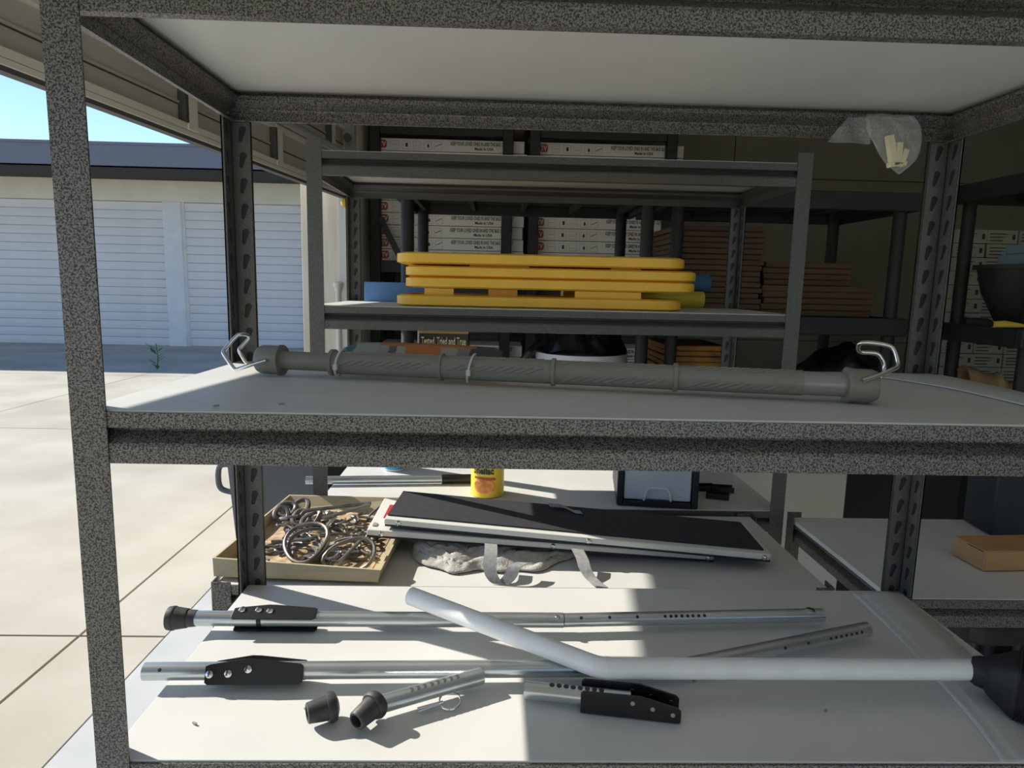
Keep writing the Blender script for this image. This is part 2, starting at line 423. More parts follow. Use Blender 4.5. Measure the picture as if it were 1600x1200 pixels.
def rack(name, label, x0, x1, y0, y1, ztop, shelves, m='hammer', holes=('bl', 'br'), board='melamine', group=None, skip_board=()):
    r = thing(name, label, 'shelf', ((x0+x1)/2, (y0+y1)/2, 0), group)
    T = .0022
    for key, cx, cy, sx_, sy_ in (('fl', x0, y0, 1, 1), ('fr', x1, y0, -1, 1), ('bl', x0, y1, 1, -1), ('br', x1, y1, -1, -1)):
        mb = MB(); zb0 = 0
        ax, bx_ = sorted((cx, cx+sx_*PW)); ay, by = sorted((cy, cy+sy_*T)); mb.box(ax, bx_, ay, by, zb0, ztop)
        ax, bx_ = sorted((cx, cx+sx_*T)); ay, by = sorted((cy+sy_*T, cy+sy_*PW)); mb.box(ax, bx_, ay, by, zb0, ztop)
        if key in holes:
            g_ = .005; i0 = .004
            holed_strip(mb, (cx+sx_*.006, cy+sy_*g_, 0), (sx_, 0, 0), PW-.006, .05, ztop, PITCH_H, keyhole(sx_), (0, -sy_*.002, 0))
            holed_strip(mb, (cx+sx_*g_, cy+sy_*.006, 0), (0, sy_, 0), PW-.006, .05, ztop, PITCH_H, keyhole(1), (-sx_*.002, 0, 0))
            for (ex, ey) in ((cx+sx_*PW, cy), (cx, cy+sy_*PW)):       # rolled free edges
                if ex == cx: mb.box(*sorted((cx, cx+sx_*g_)), *sorted((ey-sy_*.001, ey)), 0, ztop)
                else: mb.box(*sorted((ex-sx_*.001, ex)), *sorted((cy, cy+sy_*g_)), 0, ztop)
        po = mb.build('post', 'hammer_far' if key in holes else m, r)
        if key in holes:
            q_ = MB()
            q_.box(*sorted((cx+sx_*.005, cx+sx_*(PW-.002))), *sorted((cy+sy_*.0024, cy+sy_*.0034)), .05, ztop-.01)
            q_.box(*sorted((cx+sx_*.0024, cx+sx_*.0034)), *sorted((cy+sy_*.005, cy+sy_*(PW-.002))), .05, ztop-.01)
            q_.build('keyhole_shade', 'black_rack', po)  # black strips standing in for the shade inside the keyholes
    for i, z in enumerate(shelves):
        e = .0026
        for a, b, n in (((x0+e, y0+.003), (x1-e, y0+.003), (0, 1, 0)), ((x0+e, y1-e-.004), (x1-e, y1-e-.004), (0, -1, 0)),
                        ((x0+e+.004, y0+e), (x0+e+.004, y1-e), (1, 0, 0)), ((x1-e-.004, y0+e), (x1-e-.004, y1-e), (-1, 0, 0))):
            mb = MB(); ins = .004
            d = (V((*b, 0))-V((*a, 0))).normalized()
            beam_mesh(mb, V((*a, 0))+d*ins, V((*b, 0))-d*ins, n, z)
            bm_ = mb.build('beam', m, r, solid=.0016)
            for q in (V((*a, z-.047))+d*.02, V((*b, z-.047))-d*.02):
                MB().lathe(q+V(n)*.001, n, [(0, .0045), (.003, .0035), (.0035, .001)], 10).build('rivet', m, bm_, smooth=True)
        if i in skip_board: continue
        MB().box(x0+.006, x1-.006, y0+.006, y1-.006, z-.011, z-.0008).build('shelf_board', board, r, bevel=.0006)
    return r
AX0, AX1, AY0, AY1 = -.4343, .7525, .6917, 1.149
ZM, ZB, ZT = EYE-.1365, EYE-.537, EYE+.248+BH
ra = rack('storage_rack', 'dark hammered steel rack in front, grey hook bar on its middle shelf', AX0, AX1, AY0, AY1, EYE+.33,
          [ZT, ZM, ZB, .12], skip_board=(3,))
ZBT, ZBM, ZBL = EYE+.303, EYE-.058, EYE-.56
rb = rack('storage_rack', 'grey steel rack holding a stack of yellow trays, behind the front rack', -.447, .752, 1.645, 2.10, EYE+.325,
          [ZBT, ZBM, ZBL, .12], 'hammer_far', skip_board=(3,))
ZC = EYE-.57
rc = rack('work_bench', 'low steel bench with ramp panels and a cardboard tray on top', -.522, .664, 1.208, 1.636, ZC+.006, [ZC, .3], holes=(), skip_board=(1,))
rd_ = rack('work_bench', 'low steel bench with a brown cardboard box on its white top', .757, 1.94, 1.178, 1.636, ZC+.012, [ZC, .3], holes=(), skip_board=(1,))
# ================================================================== BLACK PLASTIC SHELF UNITS
def plastic_unit(label, x0, x1, y0, y1, decks, ztop):
    u = thing('plastic_shelf_unit', label, 'shelf', ((x0+x1)/2, (y0+y1)/2, 0), 'black plastic shelf units')
    R_ = .024
    for (x, y) in ((x0+.05, y0+.04), (x1-.05, y0+.04), (x0+.05, y1-.04), (x1-.05, y1-.04)):
        MB().lathe((x, y, 0), (0, 0, 1), [(0, R_+.004), (.03, R_+.004), (.04, R_), (ztop-.01, R_), (ztop, R_-.004)], 16).build('leg', 'black_plastic', u, smooth=True)
    for z in decks:
        d = MB().box(x0, x1, y0, y0+.022, z-.068, z).box(x0, x1, y1-.022, y1, z-.068, z).box(x0, x0+.022, y0+.022, y1-.022, z-.068, z).box(x1-.022, x1, y0+.022, y1-.022, z-.068, z).build('deck_rim', 'black_plastic', u, bevel=.004)
        n = 8
        for k in range(n):
            yy = y0+.03+(y1-y0-.06)*k/(n-1)
            MB().box(x0+.023, x1-.023, yy-.011, yy+.011, z-.022, z-.004).build('deck_slat', 'black_plastic', d)
        for k in range(5):
            xx = x0+.06+(x1-x0-.12)*k/4
            MB().box(xx-.008, xx+.008, y0+.023, y1-.023, z-.055, z-.0225).build('deck_rib', 'black_plastic', d)
    return u
EZ = EYE+.372
e1 = plastic_unit('black plastic shelf unit with round legs right behind the yellow trays', -.375, .61, 2.50, 3.12, [EZ, EYE-.10, .62, .12], EZ)
e2 = plastic_unit('black plastic shelf unit loaded with flattened brown cartons by the olive wall', .635, 1.585, 2.55, 3.14, [EZ, EYE-.097, .62, .12], EZ)
g1 = plastic_unit('black plastic shelf unit with a black tub, partly cut off by the picture edge', 1.8, 2.72, 2.25, 2.70, [EYE+.42, EYE-.112, EYE-.50, .12], EYE+.42)
# ---- flattened cartons on the second unit
def carton(name, label, x0, x1, y0, y1, z0, z1, m, group=None, rz=0, flap=True):
    c = V(((x0+x1)/2, (y0+y1)/2, z0)); M = Matrix.Translation(c) @ Matrix.Rotation(rz, 4, 'Z') @ Matrix.Translation(-c)
    t_ = thing(name, label, 'cardboard', c, group)
    n = max(2, int((z1-z0)/.02))
    for k in range(n):
        a = z0+(z1-z0)*k/n; j = random.uniform(-.012, .012)
        MB().box(x0+j, x1+j*.6, y0+abs(j), y1, a, a+(z1-z0)/n-.0015, M).build('carton_sheet', m, t_, bevel=.003, seg=1)
    return t_
D2 = EYE-.097
def ex(px_, y=2.62): return at(px_, 430, Y=y).x
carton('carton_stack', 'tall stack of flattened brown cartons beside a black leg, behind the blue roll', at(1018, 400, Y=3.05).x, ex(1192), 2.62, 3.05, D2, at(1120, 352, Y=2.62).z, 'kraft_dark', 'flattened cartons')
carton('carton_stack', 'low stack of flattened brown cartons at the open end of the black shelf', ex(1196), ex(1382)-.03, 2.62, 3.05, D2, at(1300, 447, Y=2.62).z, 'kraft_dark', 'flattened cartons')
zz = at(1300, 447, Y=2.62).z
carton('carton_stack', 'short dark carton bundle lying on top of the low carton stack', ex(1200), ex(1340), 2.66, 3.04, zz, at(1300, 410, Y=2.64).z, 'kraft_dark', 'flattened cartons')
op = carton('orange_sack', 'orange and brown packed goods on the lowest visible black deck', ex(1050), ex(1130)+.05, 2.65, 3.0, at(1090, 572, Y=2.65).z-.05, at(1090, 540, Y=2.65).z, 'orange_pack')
zz = at(1090, 572, Y=2.65).z-.05
e3 = tag(MB().box(.74, 1.48, 2.63, 3.06, zz-.3, zz-.001).build('storage_tote', 'black_plastic', bevel=.02), 'black storage tote under the orange packed goods', 'tote')
tag(MB().box(.75, 1.47, 2.64, 3.05, .621, zz-.302).build('storage_tote', 'black_plastic', bevel=.02), 'black storage tote standing on the low deck, under another tote', 'tote')
zt_ = zz
mbk = MB()
bgx = at(1345, 560, Y=2.66)
mbk.grid(lambda u_, v_: (bgx.x-.17+.34*u_, 2.64+.3*v_, zt_+(.02+.115*math.sin(pi*u_)**.7*math.sin(pi*v_)**.5)+.018*sin(17*u_+3*v_)*sin(9*v_)), 18, 12)
tag(mbk.build('rubbish_bag', 'bag_black', smooth=True, solid=.004), 'crumpled black rubbish bag beneath the cartons, seen behind the right hook', 'bag')
# ================================================================== TALL BLACK RACKS WITH WHITE CARTONS
FY = 4.10
zlev = [at(690, 213, Y=FY).z, at(690, 427, Y=FY).z, .5]
def tall_rack(label, xa, xb):
    r = thing('pallet_rack', label, 'rack', ((xa+xb)/2, FY+.2, 0), 'tall black racks along the back wall')
    PWF = .062
    for x in (xa, xb-PWF):
        for y, f in ((FY-.05, 1), (FY+.46, 0)):
            mb = MB()
            mb.box(x, x+PWF, y+.004, y+.006, 0, 2.9).box(x, x+.003, y, y+.05, 0, 2.9).box(x+PWF-.003, x+PWF, y, y+.05, 0, 2.9)
            if f: holed_strip(mb, (x, y, 0), (1, 0, 0), PWF, 0, 2.9, .075, SQ, (0, .004, 0))
            mb.build('upright', 'black_rack', r)
    for z in zlev:
        MB().box(xa+PWF+.001, xb-PWF-.001, FY-.04, FY-.005, z, z+.068).build('crossbeam', 'black_rack', r)
        MB().box(xa+PWF+.001, xb-PWF-.001, FY+.44, FY+.47, z, z+.068).build('crossbeam', 'black_rack', r)
        MB().box(xa+.01, xb-.01, FY-.004, FY+.43, z+.05, z+.068).build('deck_board', 'carton_white', r)
    return r
fx = [at(p, 300, Y=FY-.05).x for p in (577, 801, 826, 1055)]
r1 = tall_rack('tall black rack of slogan cartons nearest the garage door', fx[0], fx[1])
r2 = tall_rack('tall black rack of slogan cartons standing farther from the garage door', fx[2], fx[3])
MB().tube([at(594, 340, Y=FY-.075), at(626, 404, Y=FY-.075)], .022, 4).build('brace', 'black_rack', r1)
# ---- one carton with its print, then copies
BXW, BXH = at(818, 350, Y=FY).x-at(586, 350, Y=FY).x, .0705
cb = MB().box(0, BXW, 0, .32, 0, BXH-.003).build('slogan_carton', 'carton_white', loc=(0, 0, 0), bevel=.002, seg=1)
def printed(parent, name, me, x, z): return child(name, me, parent, (x, -.0012, z))
wpx = BXW/232.0
printed(cb, 'printed_slogan', text_mesh('KEEP YOUR LOVED ONES IN AND THE BAD GUYS OUT', .030, .50, .0006), 118*wpx, .036)
printed(cb, 'printed_origin', text_mesh('Made in USA', .022, .95, .0006), 155*wpx, .012)
def plate(poly, m):
    me = bpy.data.meshes.new('print'); me.from_pydata([(a, 0, b) for a, b in poly], [], [tuple(range(len(poly)))]); me.materials.append(MATS[m]); return me
def octo(w_, h_, c): return [(c, 0), (w_-c, 0), (w_, c), (w_, h_-c), (w_-c, h_), (c, h_), (0, h_-c), (0, c)]
bd_ = printed(cb, 'printed_badge', plate(octo(.046, .046, .009), 'badge_red'), 8*wpx, .012)
child('printed_letters', text_mesh('TV', .036, .8, .001, 'carton_white'), bd_, (.004, -.0006, .010))
icons = {0: [(.008, .022), (.040, .024), (.040, .027), (.008, .025)], 1: [(.018, .012), (.032, .014), (.030, .036), (.018, .034)], 2: [(.008, .018), (.040, .018), (.040, .020), (.008, .020)],
         3: [(.020, .012), (.030, .012), (.032, .022), (.025, .036), (.019, .022)], 4: [(.006, .016), (.042, .032), (.042, .036), (.006, .020)]}
for k, xp in enumerate((26, 44, 60, 77, 93)):
    fr_ = bpy.data.meshes.new('print'); s_ = .046; tth = .0016
    fr_.from_pydata([(0, 0, .008), (s_, 0, .008), (s_, 0, .008+s_), (0, 0, .008+s_), (tth, 0, .008+tth), (s_-tth, 0, .008+tth), (s_-tth, 0, .008+s_-tth), (tth, 0, .008+s_-tth)], [], [(0, 1, 5, 4), (1, 2, 6, 5), (2, 3, 7, 6), (3, 0, 4, 7)])
    fr_.materials.append(MATS['ink_grey'])
    io = printed(cb, 'printed_icon', fr_, xp*wpx, 0)
    child('printed_symbol', plate(icons[k], 'ink' if k in (1, 3, 4) else 'ink_grey'), io, (0, -.0003, .008))
ORD = 'first second third fourth fifth sixth seventh eighth ninth tenth eleventh twelfth thirteenth fourteenth fifteenth'.split()
first = True
for rk, (xa, nm) in enumerate(((at(586, 350, Y=FY).x, 'on the rack by the garage door'), (at(831, 350, Y=FY).x, 'on the farther rack'))):
    for lv, (z0, n, where) in enumerate(((zlev[0]+.068, 4, 'above the upper crossbeam'), (zlev[1]+.068, 10, 'below the upper crossbeam'),
                                         (zlev[2]+.068, 8, 'below the middle crossbeam'))):
        n = min(n, int(((2.9 if lv == 0 else zlev[lv-1])-z0)/BXH))
        for k in range(n):
            loc = V((xa+random.uniform(-.012, .012), FY+random.uniform(.0, .012), z0+.0005+k*BXH))
            if first: o = cb; o.location = loc; first = False
            else: o = copy_tree(cb, loc)
            tag(o, 'white slogan carton, %s down, %s %s' % (ORD[n-1-k], where, nm), 'box', 'white slogan cartons')
ORG[cb.name] = cb.location.copy()
# tan display box with lettering, left of the bucket
bz = at(700, 520, Y=2.75).z
tb = thing('display_box', 'tan and black display box lettered Tested, Tried and True', 'box', (at(690, 560, Y=2.7).x, 2.8, EYE-.60))
x0_, x1_ = at(655, 530, Y=2.7).x, at(731, 530, Y=2.7).x
MB().box(x0_, x1_, 2.70, 2.9, EYE-.60, bz-.0).build('box_body', 'black_paint', tb)
MB().box(x0_-.002, x1_+.002, 2.695, 2.905, bz+.0005, bz+.012).build('lid', 'kraft', tb)
child('printed_letters', text_mesh('Tested, Tried and True', .045, .42, .0005, 'can_pale'), tb, V((x0_+.008, 2.698, bz-.045))-ORG[tb.name])
tag(MB().box(-.28, .515, 2.59, 3.03, .622, EYE-.602).build('storage_tote', 'black_plastic', bevel=.02), 'black storage tote under the tan display box', 'tote')
# white bucket with black liner
bc = at(910, 560, Y=2.72); bc = V((bc.x, 2.76, EYE-.60))
bk = thing('bucket', 'white bucket lined with a black rubbish bag behind the hook bar', 'bucket', bc)
rb_ = (at(985, 556, Y=2.72).x-at(835, 556, Y=2.72).x)/2*.96; rz_ = at(910, 556, Y=2.6).z
MB().lathe(bc, (0, 0, 1), [(0, rb_*.8), (rz_-bc.z-.03, rb_*.97), (rz_-bc.z-.03, rb_), (rz_-bc.z, rb_)], 32).build('bucket_body', 'bucket_white', bk, smooth=True)
mb = MB()
def lin(u_, v_):
    a = 2*pi*u_; r_ = rb_*(.98-.75*v_)+.02*sin(5*a)*v_*(1-v_)*4
    return (bc.x+cos(a)*r_, bc.y+sin(a)*r_, rz_+.004+.10*math.sin(pi*v_*.62)+.02*sin(3*a+1)+.012*sin(11*a+9*v_)*(1-v_)*v_*4)
mb.grid(lin, 48, 14); mb.build('liner_bag', 'bag_black', bk, smooth=True)
mb = MB(); mb.tube(smoothpath([(bc.x-rb_*.9, bc.y-.03, rz_+.03), (bc.x-rb_*1.15, bc.y-.05, rz_+.0), (bc.x-rb_*1.3, bc.y-.03, rz_-.05)]), [.03]*3+[.022]*4+[.015]*3+[.012]*3 if False else .018, 8)
mb.build('bag_knot', 'bag_black', bk, smooth=True)
tag(MB().box(-.1, .52, 2.14, 2.46, 0, .35).build('floor_crate', 'black_plastic', bevel=.02), 'black crate on the floor behind the tray rack', 'crate')
# ================================================================== RIGHT UNIT CONTENTS + CARTON WALL
gx = 1.8; dz = EYE-.112
tub = at(1600, 470, Y=2.42)
tb2 = thing('tub', 'black round tub with flared rim on the cut-off black shelf', 'tub', (tub.x+.05, 2.47, dz+.001))
MB().lathe((tub.x+.05, 2.47, dz+.001), (0, 0, 1), [(0, .07), (.01, .09), (.12, .145), (.205, .165), (.206, .18), (.222, .18), (.222, .155), (.03, .08)], 32).build('tub_body', 'black_plastic', tb2, smooth=True)
bb = thing('pale_blue_box', 'pale blue lidded box resting on the black tub', 'box', (tub.x+.08, 2.47, dz+.224))
MB().box(tub.x-.03, tub.x+.22, 2.40, 2.54, dz+.224, dz+.262).build('box_body', 'blue_pale', bb, bevel=.004)
MB().box(tub.x+.0, tub.x+.22, 2.405, 2.54, dz+.264, dz+.30).build('lid', 'blue_pale', bb, bevel=.004)
q = at(1550, 503, Y=2.30); q.z = dz+.012
tl = thing('hand_tool', 'dark hand tool with yellow handle on the cut-off black shelf', 'tool', q)
MB().tube([q+V((-.10, 0, .008)), q+V((-.02, 0, .006)), q], [.014, .016, .010], 10).build('tool_head', 'black_paint', tl, smooth=True)
MB().tube([q+V((.002, 0, 0)), q+V((.04, -.008, .003)), q+V((.10, -.02, -.002))], [.011, .012, .006], 10).build('tool_handle', 'rope_yellow', tl, smooth=True)
q0, q1 = at(1496, 600, Y=2.62), at(1592, 606, Y=2.62); bz0 = EYE-.499
pb = thing('kraft_bag', 'crumpled brown paper bag low on the cut-off black shelf', 'bag', (q0.x+.1, 2.6, bz0))
mb = MB()
def pbf(u_, v_):
    top = at(1545, 576, Y=2.6).z-.04*u_-(.02 if u_ > .55 else 0)+.006*sin(13*u_)+.004*sin(23*u_+1); ang = 2*pi*v_
    return (q0.x+(q1.x-q0.x)*(.5+(u_-.5)), 2.6+.06*cos(ang), (bz0+.004+(top-bz0)*(.5+.5*sin(ang)))+.004*sin(30*u_+7*v_))
mb.grid(pbf, 40, 20); mb.build('bag_body', 'paper_brown', pb, smooth=True)
# wall of small printed cartons on the floor behind, right
me_c = None; cw, chh = .155, .068
stack = []
tag(MB().box(2.2, 2.75, 3.3, 3.7, 0, .80).build('storage_tote', 'black_plastic', bevel=.02), 'black storage tote carrying the stack of small printed cartons', 'tote')
for ci in range(3):
    for k in range(15):
        x = 2.262+ci*cw; z = .8005+k*chh
        loc = V((x+random.uniform(-.004, .004), 3.32+random.uniform(0, .008), z))
        if me_c is None:
            cc = MB().box(.001, cw-.003, 0, .3, 0, chh-.003).build('small_carton', 'carton_shaded', loc=(0, 0, 0), bevel=.001, seg=1)
            for j in range(3): child('printed_line', plate([(.012, .012+j*.016), (.06+.05*random.random(), .012+j*.016), (.06+.05*random.random(), .017+j*.016), (.012, .017+j*.016)], 'ink'), cc, (0, -.001, 0))
            child('printed_symbol', plate([(.125, .02), (.14, .02), (.14, .045), (.125, .045)], 'ink'), cc, (0, -.001, 0))
            cc.location = loc; o = cc; me_c = cc.data
        else: o = copy_tree(cc, loc)
        tag(o, 'small white printed carton, %s row down, %s column, behind the cut-off black shelf' % (ORD[14-k], ('left', 'middle', 'right')[ci]), 'box', 'small cartons stacked by the olive wall')
# ================================================================== TRAY RACK CONTENTS
def rounded(x0, x1, y0, y1, r, n=6):
    out = []
    for cx, cy, a0 in ((x1-r, y1-r, 0), (x0+r, y1-r, 90), (x0+r, y0+r, 180), (x1-r, y0+r, 270)):
        for k in range(n+1):
            a = radians(a0+90*k/n); out.append((cx+r*cos(a), cy+r*sin(a)))
    return out
TY = 1.70
for i, (pa, pb_, pt, pbt, wh, z_off) in enumerate(((616, 1072, 459, 478, 'lowest', 0), (630, 1094, 431, 449, 'third from the top', 0), (630, 1096, 413.5, 431, 'second from the top', 0), (616, 1078, 392, 411, 'topmost', 0))):
    za, zb_ = at(pa+10, pbt, Y=TY).z, at(pa+10, pt, Y=TY).z
    xa, xb = at(pa, pt, Y=TY).x, at(pb_, pt, Y=TY).x
    if i == 0: za = ZBM
    tr = thing('yellow_tray', 'yellow plastic tray, %s in its stack on the grey rack' % wh, 'tray', ((xa+xb)/2, TY+.16, za), 'yellow trays')
    tilt = 0
    M = TR(((xa+xb)/2, 0, za), Matrix.Rotation(tilt, 3, 'Y'))
    def P_(u): return [(a-(xa+xb)/2, b) for a, b in u]
    mb = MB(); o_ = P_(rounded(xa, xb, TY, TY+.33, .05)); n = len(o_); h = zb_-za-.0008
    i_ = P_(rounded(xa+.012, xb-.012, TY+.012, TY+.318, .04)); l_ = P_(rounded(xa+.010, xb-.010, TY+.010, TY+.32, .045))
    rings = [[M @ V((a, b, 0)) for a, b in l_], [M @ V((a, b, .004)) for a, b in o_], [M @ V((a, b, h-.004)) for a, b in o_], [M @ V((a, b, h)) for a, b in l_], [M @ V((a, b, h)) for a, b in i_], [M @ V((a, b, .012)) for a, b in i_]]
    vs_ = [p for r_ in rings for p in r_]; fs = [tuple(range(n))[::-1], tuple(range(5*n, 6*n))]
    for j in range(5): fs += [(j*n+k, j*n+(k+1) % n, (j+1)*n+(k+1) % n, (j+1)*n+k) for k in range(n)]
    mb.add(vs_, fs); mb.build('tray_body', 'yellow', tr, smooth=True)
    if i < 3:
        zn = at(pa+10, (449, 431, 411)[i] if i < 3 else 0, Y=TY).z
        for a, b, mm in ((.10, .20, 'yellow'), (.32, .42, 'yellow_foot'), (.62, .85, 'yellow')) if i == 0 else ((.22, .42, 'yellow_foot'), (.7, .8, 'yellow_foot')):
            if zn-zb_ > .002: MB().box(xa+(xb-xa)*a, xa+(xb-xa)*b, TY+.018, TY+.03, zb_-.004, zn-.0005).build('foot', mm, tr)
# rolls and board behind the trays
q = at(1108, 442, Y=2.06)
tag(MB().lathe((q.x-.42, 2.066, q.z), (1, 0, 0), [(0, .022), (.004, .026), (.418, .026), (.424, .021)], 20).build('blue_roll', 'blue_roll', smooth=True), 'blue foam roll sticking out behind the yellow trays', 'roll')
q = at(1120, 473, Y=2.04)
tag(MB().lathe((.2, 2.045, ZBM+.0255), (1, 0, 0), [(0, .02), (.004, .025), (.43, .025), (.432, .02)], 20).build('yellow_roll', 'yellow_dull', smooth=True), 'dull yellow foam roll lying on the shelf behind the trays', 'roll')
a, b = at(569, 440, Y=2.03), at(640, 468, Y=2.03)
tag(MB().box(a.x, b.x+.1, 2.03, 2.045, ZBM, a.z).build('blue_foam_sheet', 'blue_board', bevel=.002), 'blue panel standing upright beside the yellow trays', 'panel')
# ---- lower shelf of the tray rack
cpos = at(761, 779, Z=ZBL-EYE); cx, cy = cpos.x, cpos.y+.045
can = thing('shellac_can', 'yellow shellac can with an orange oval label on the rear bench shelf', 'can', (cx, cy, ZBL))
cr_, ch_ = .0455, .125
MB().lathe((cx, cy, ZBL), (0, 0, 1), [(0, cr_-.002), (.002, cr_), (.005, cr_-.001), (ch_-.005, cr_-.001), (ch_-.003, cr_+.001), (ch_, cr_), (ch_, cr_-.006), (ch_-.005, cr_-.007)], 40).build('can_body', 'can_yellow', can, smooth=True)
def wrap(x, z, off=.0006): a = x/cr_; return V((cx+sin(a)*(cr_+off), cy-cos(a)*(cr_+off), ZBL+z))
mb = MB(); mb.grid(lambda u_, v_: wrap((u_-.5)*.062*math.sqrt(max(0, 1-(2*v_-1)**2))-.008, .012+.04*v_), 16, 10); mb.build('label_oval', 'can_orange', can, smooth=True)
mb = MB(); mb.grid(lambda u_, v_: wrap(-.036+.058*u_, .052+.006*v_-.003*u_, .0009), 12, 2); mb.build('label_stripe', 'label_red', can, smooth=True)
me = text_mesh('Shellac', .026, .80, .001).copy()
for v_ in me.vertices: p = wrap(v_.co.x-.040, v_.co.z+.066, .001); v_.co = p-ORG[can.name]
child('printed_name', me, can, (0, 0, 0))
q = at(614, 737, Z=ZBL-EYE); q.y += .03
bo = thing('spray_bottle', 'white bottle with blue base band behind the silver tube', 'bottle', (q.x, q.y, ZBL))
MB().lathe((q.x, q.y, ZBL), (0, 0, 1), [(0, .028), (.002, .031), (.005, .031)], 24).build('bottle_foot', 'bottle_white', bo, smooth=True)
MB().lathe((q.x, q.y, ZBL+.0051), (0, 0, 1), [(0, .031), (.07, .031), (.09, .02), (.1, .012)], 24).build('bottle_body', 'bottle_blue', bo, smooth=True)
a, b, c_ = at(478, 751, Z=ZBL-EYE+.0125), at(690, 749, Z=ZBL-EYE+.0125), at(733, 748, Z=ZBL-EYE+.0125)
a.z = b.z = c_.z = ZBL+.0135
st = thing('silver_tube', 'silver tube with a black end grip behind the shellac can', 'tube', (b.x, b.y, ZBL))
MB().tube([a, b], .0115, 18).build('tube_body', 'zinc', st, smooth=True)
MB().tube([b+(b-a).normalized()*.0005, b+(b-a).normalized()*.09], .0132, 18).build('grip', 'black_paint', st, smooth=True)
# drawer organiser
f0, f1 = at(963, 790, Z=ZBL-EYE), at(1090, 797, Z=ZBL-EYE)
d = (f1-f0); d.z = 0; W_ = d.length; M = TR(f0, frame(d, (0, 0, 1)))
og = thing('drawer_organizer', 'small black drawer organizer with a frosted clear drawer', 'organizer', f0)
H_ = .15
MB().box(0, W_, .10, .25, .001, H_, M).box(0, .016, 0, .0995, .001, H_, M).box(W_-.016, W_, 0, .0995, .001, H_, M).box(.0165, W_-.0165, 0, .0995, .001, .016, M).box(.0165, W_-.0165, 0, .0995, H_-.014, H_, M).build('organizer_frame', 'drawer_frame', og, bevel=.003)
dw = MB().box(.018, W_-.018, .004, .0985, .018, H_-.016, M).build('drawer', 'drawer_clear', og, bevel=.004)
pl = [(W_*.5+sx_*.040+0, 0) for sx_ in (-1, 1)]
MB().prism([(W_*.32, .018), (W_*.35, .046), (W_*.39, .055), (W_*.61, .055), (W_*.65, .046), (W_*.68, .018), (W_*.655, .018), (W_*.63, .044), (W_*.60, .050), (W_*.40, .050), (W_*.37, .044), (W_*.345, .018)], .006, M @ Matrix.Rotation(radians(90), 4, 'X') @ Matrix.Translation((0, 0, -.0045))).build('drawer_pull', 'drawer_pull', dw)
MB().prism([(W_*.33, .012), (W_*.37, .022), (W_*.63, .022), (W_*.67, .012)], .008, M @ Matrix.Rotation(radians(90), 4, 'X') @ Matrix.Translation((0, 0, -.002))).build('pull_lip', 'drawer_frame', dw)
# black brackets beside the organiser
for i, (px_, py_, rz, wh) in enumerate(((1128, 767, -.15, 'farthest from the organizer'), (1121, 778, -.35, 'closest to the bench edge'), (1100, 765, .1, 'touching the drawer organizer'))):
    q = at(px_, py_, Z=ZBL-EYE); t_ = thing('black_bracket', 'small black metal bracket beside the organizer, %s' % wh, 'bracket', (q.x, q.y, ZBL), 'small black brackets')
    M = TR((q.x, q.y, ZBL+.0005), Matrix.Rotation(rz, 3, 'Z'))
    MB().box(-.03, .03, -.016, .016, 0, .003, M).build('bracket_base', 'black_paint', t_)
    MB().box(-.03, .03, -.016, -.013, .0031, .014, M).build('bracket_side', 'black_paint', t_)
    MB().box(-.03, .03, .013, .016, .0031, .014, M).build('bracket_side', 'black_paint', t_)
# ================================================================== BENCH WITH TRAY AND RAMPS
# cardboard tray
RZ = ZC+.037
cB = [V((-.527, 1.233, ZC+.0065)), V((-.212, 1.214, ZC+.0065)), V((-.188, 1.60, ZC+.0065)), V((-.505, 1.62, ZC+.0065))]
cT = [at(332, 872, Z=RZ-EYE), at(595, 891, Z=RZ-EYE), at(640, 825, Z=RZ-EYE), at(452, 773, Z=RZ-EYE)]
cT[2] = V((cT[1].x+.02, cT[3].y-.01, RZ))
ty = thing('cardboard_tray', 'shallow cardboard tray filled with tangled cords and hooks', 'tray', (cB[0]+cB[2])/2)
th = .004
def inset(P, k): c = sum(P, V())/4; return [p+(c-p).normalized()*k for p in P]
iB, iT = inset(cB, .006), inset(cT, .006)
iB = [p+V((0, 0, .004)) for p in iB]
MB().add(cB+iB, [(0, 1, 2, 3), (7, 6, 5, 4), (0, 4, 5, 1), (1, 5, 6, 2), (2, 6, 7, 3), (3, 7, 4, 0)]).build('tray_bottom', 'tray_card', ty)
for k in range(4):
    j = (k+1) % 4
    MB().add([cB[k], cB[j], cT[j], cT[k], iB[k], iB[j], iT[j], iT[k]], [(0, 1, 2, 3), (7, 6, 5, 4), (3, 2, 6, 7), (0, 3, 7, 4), (1, 5, 6, 2)]).build('tray_wall', 'tray_card', ty)
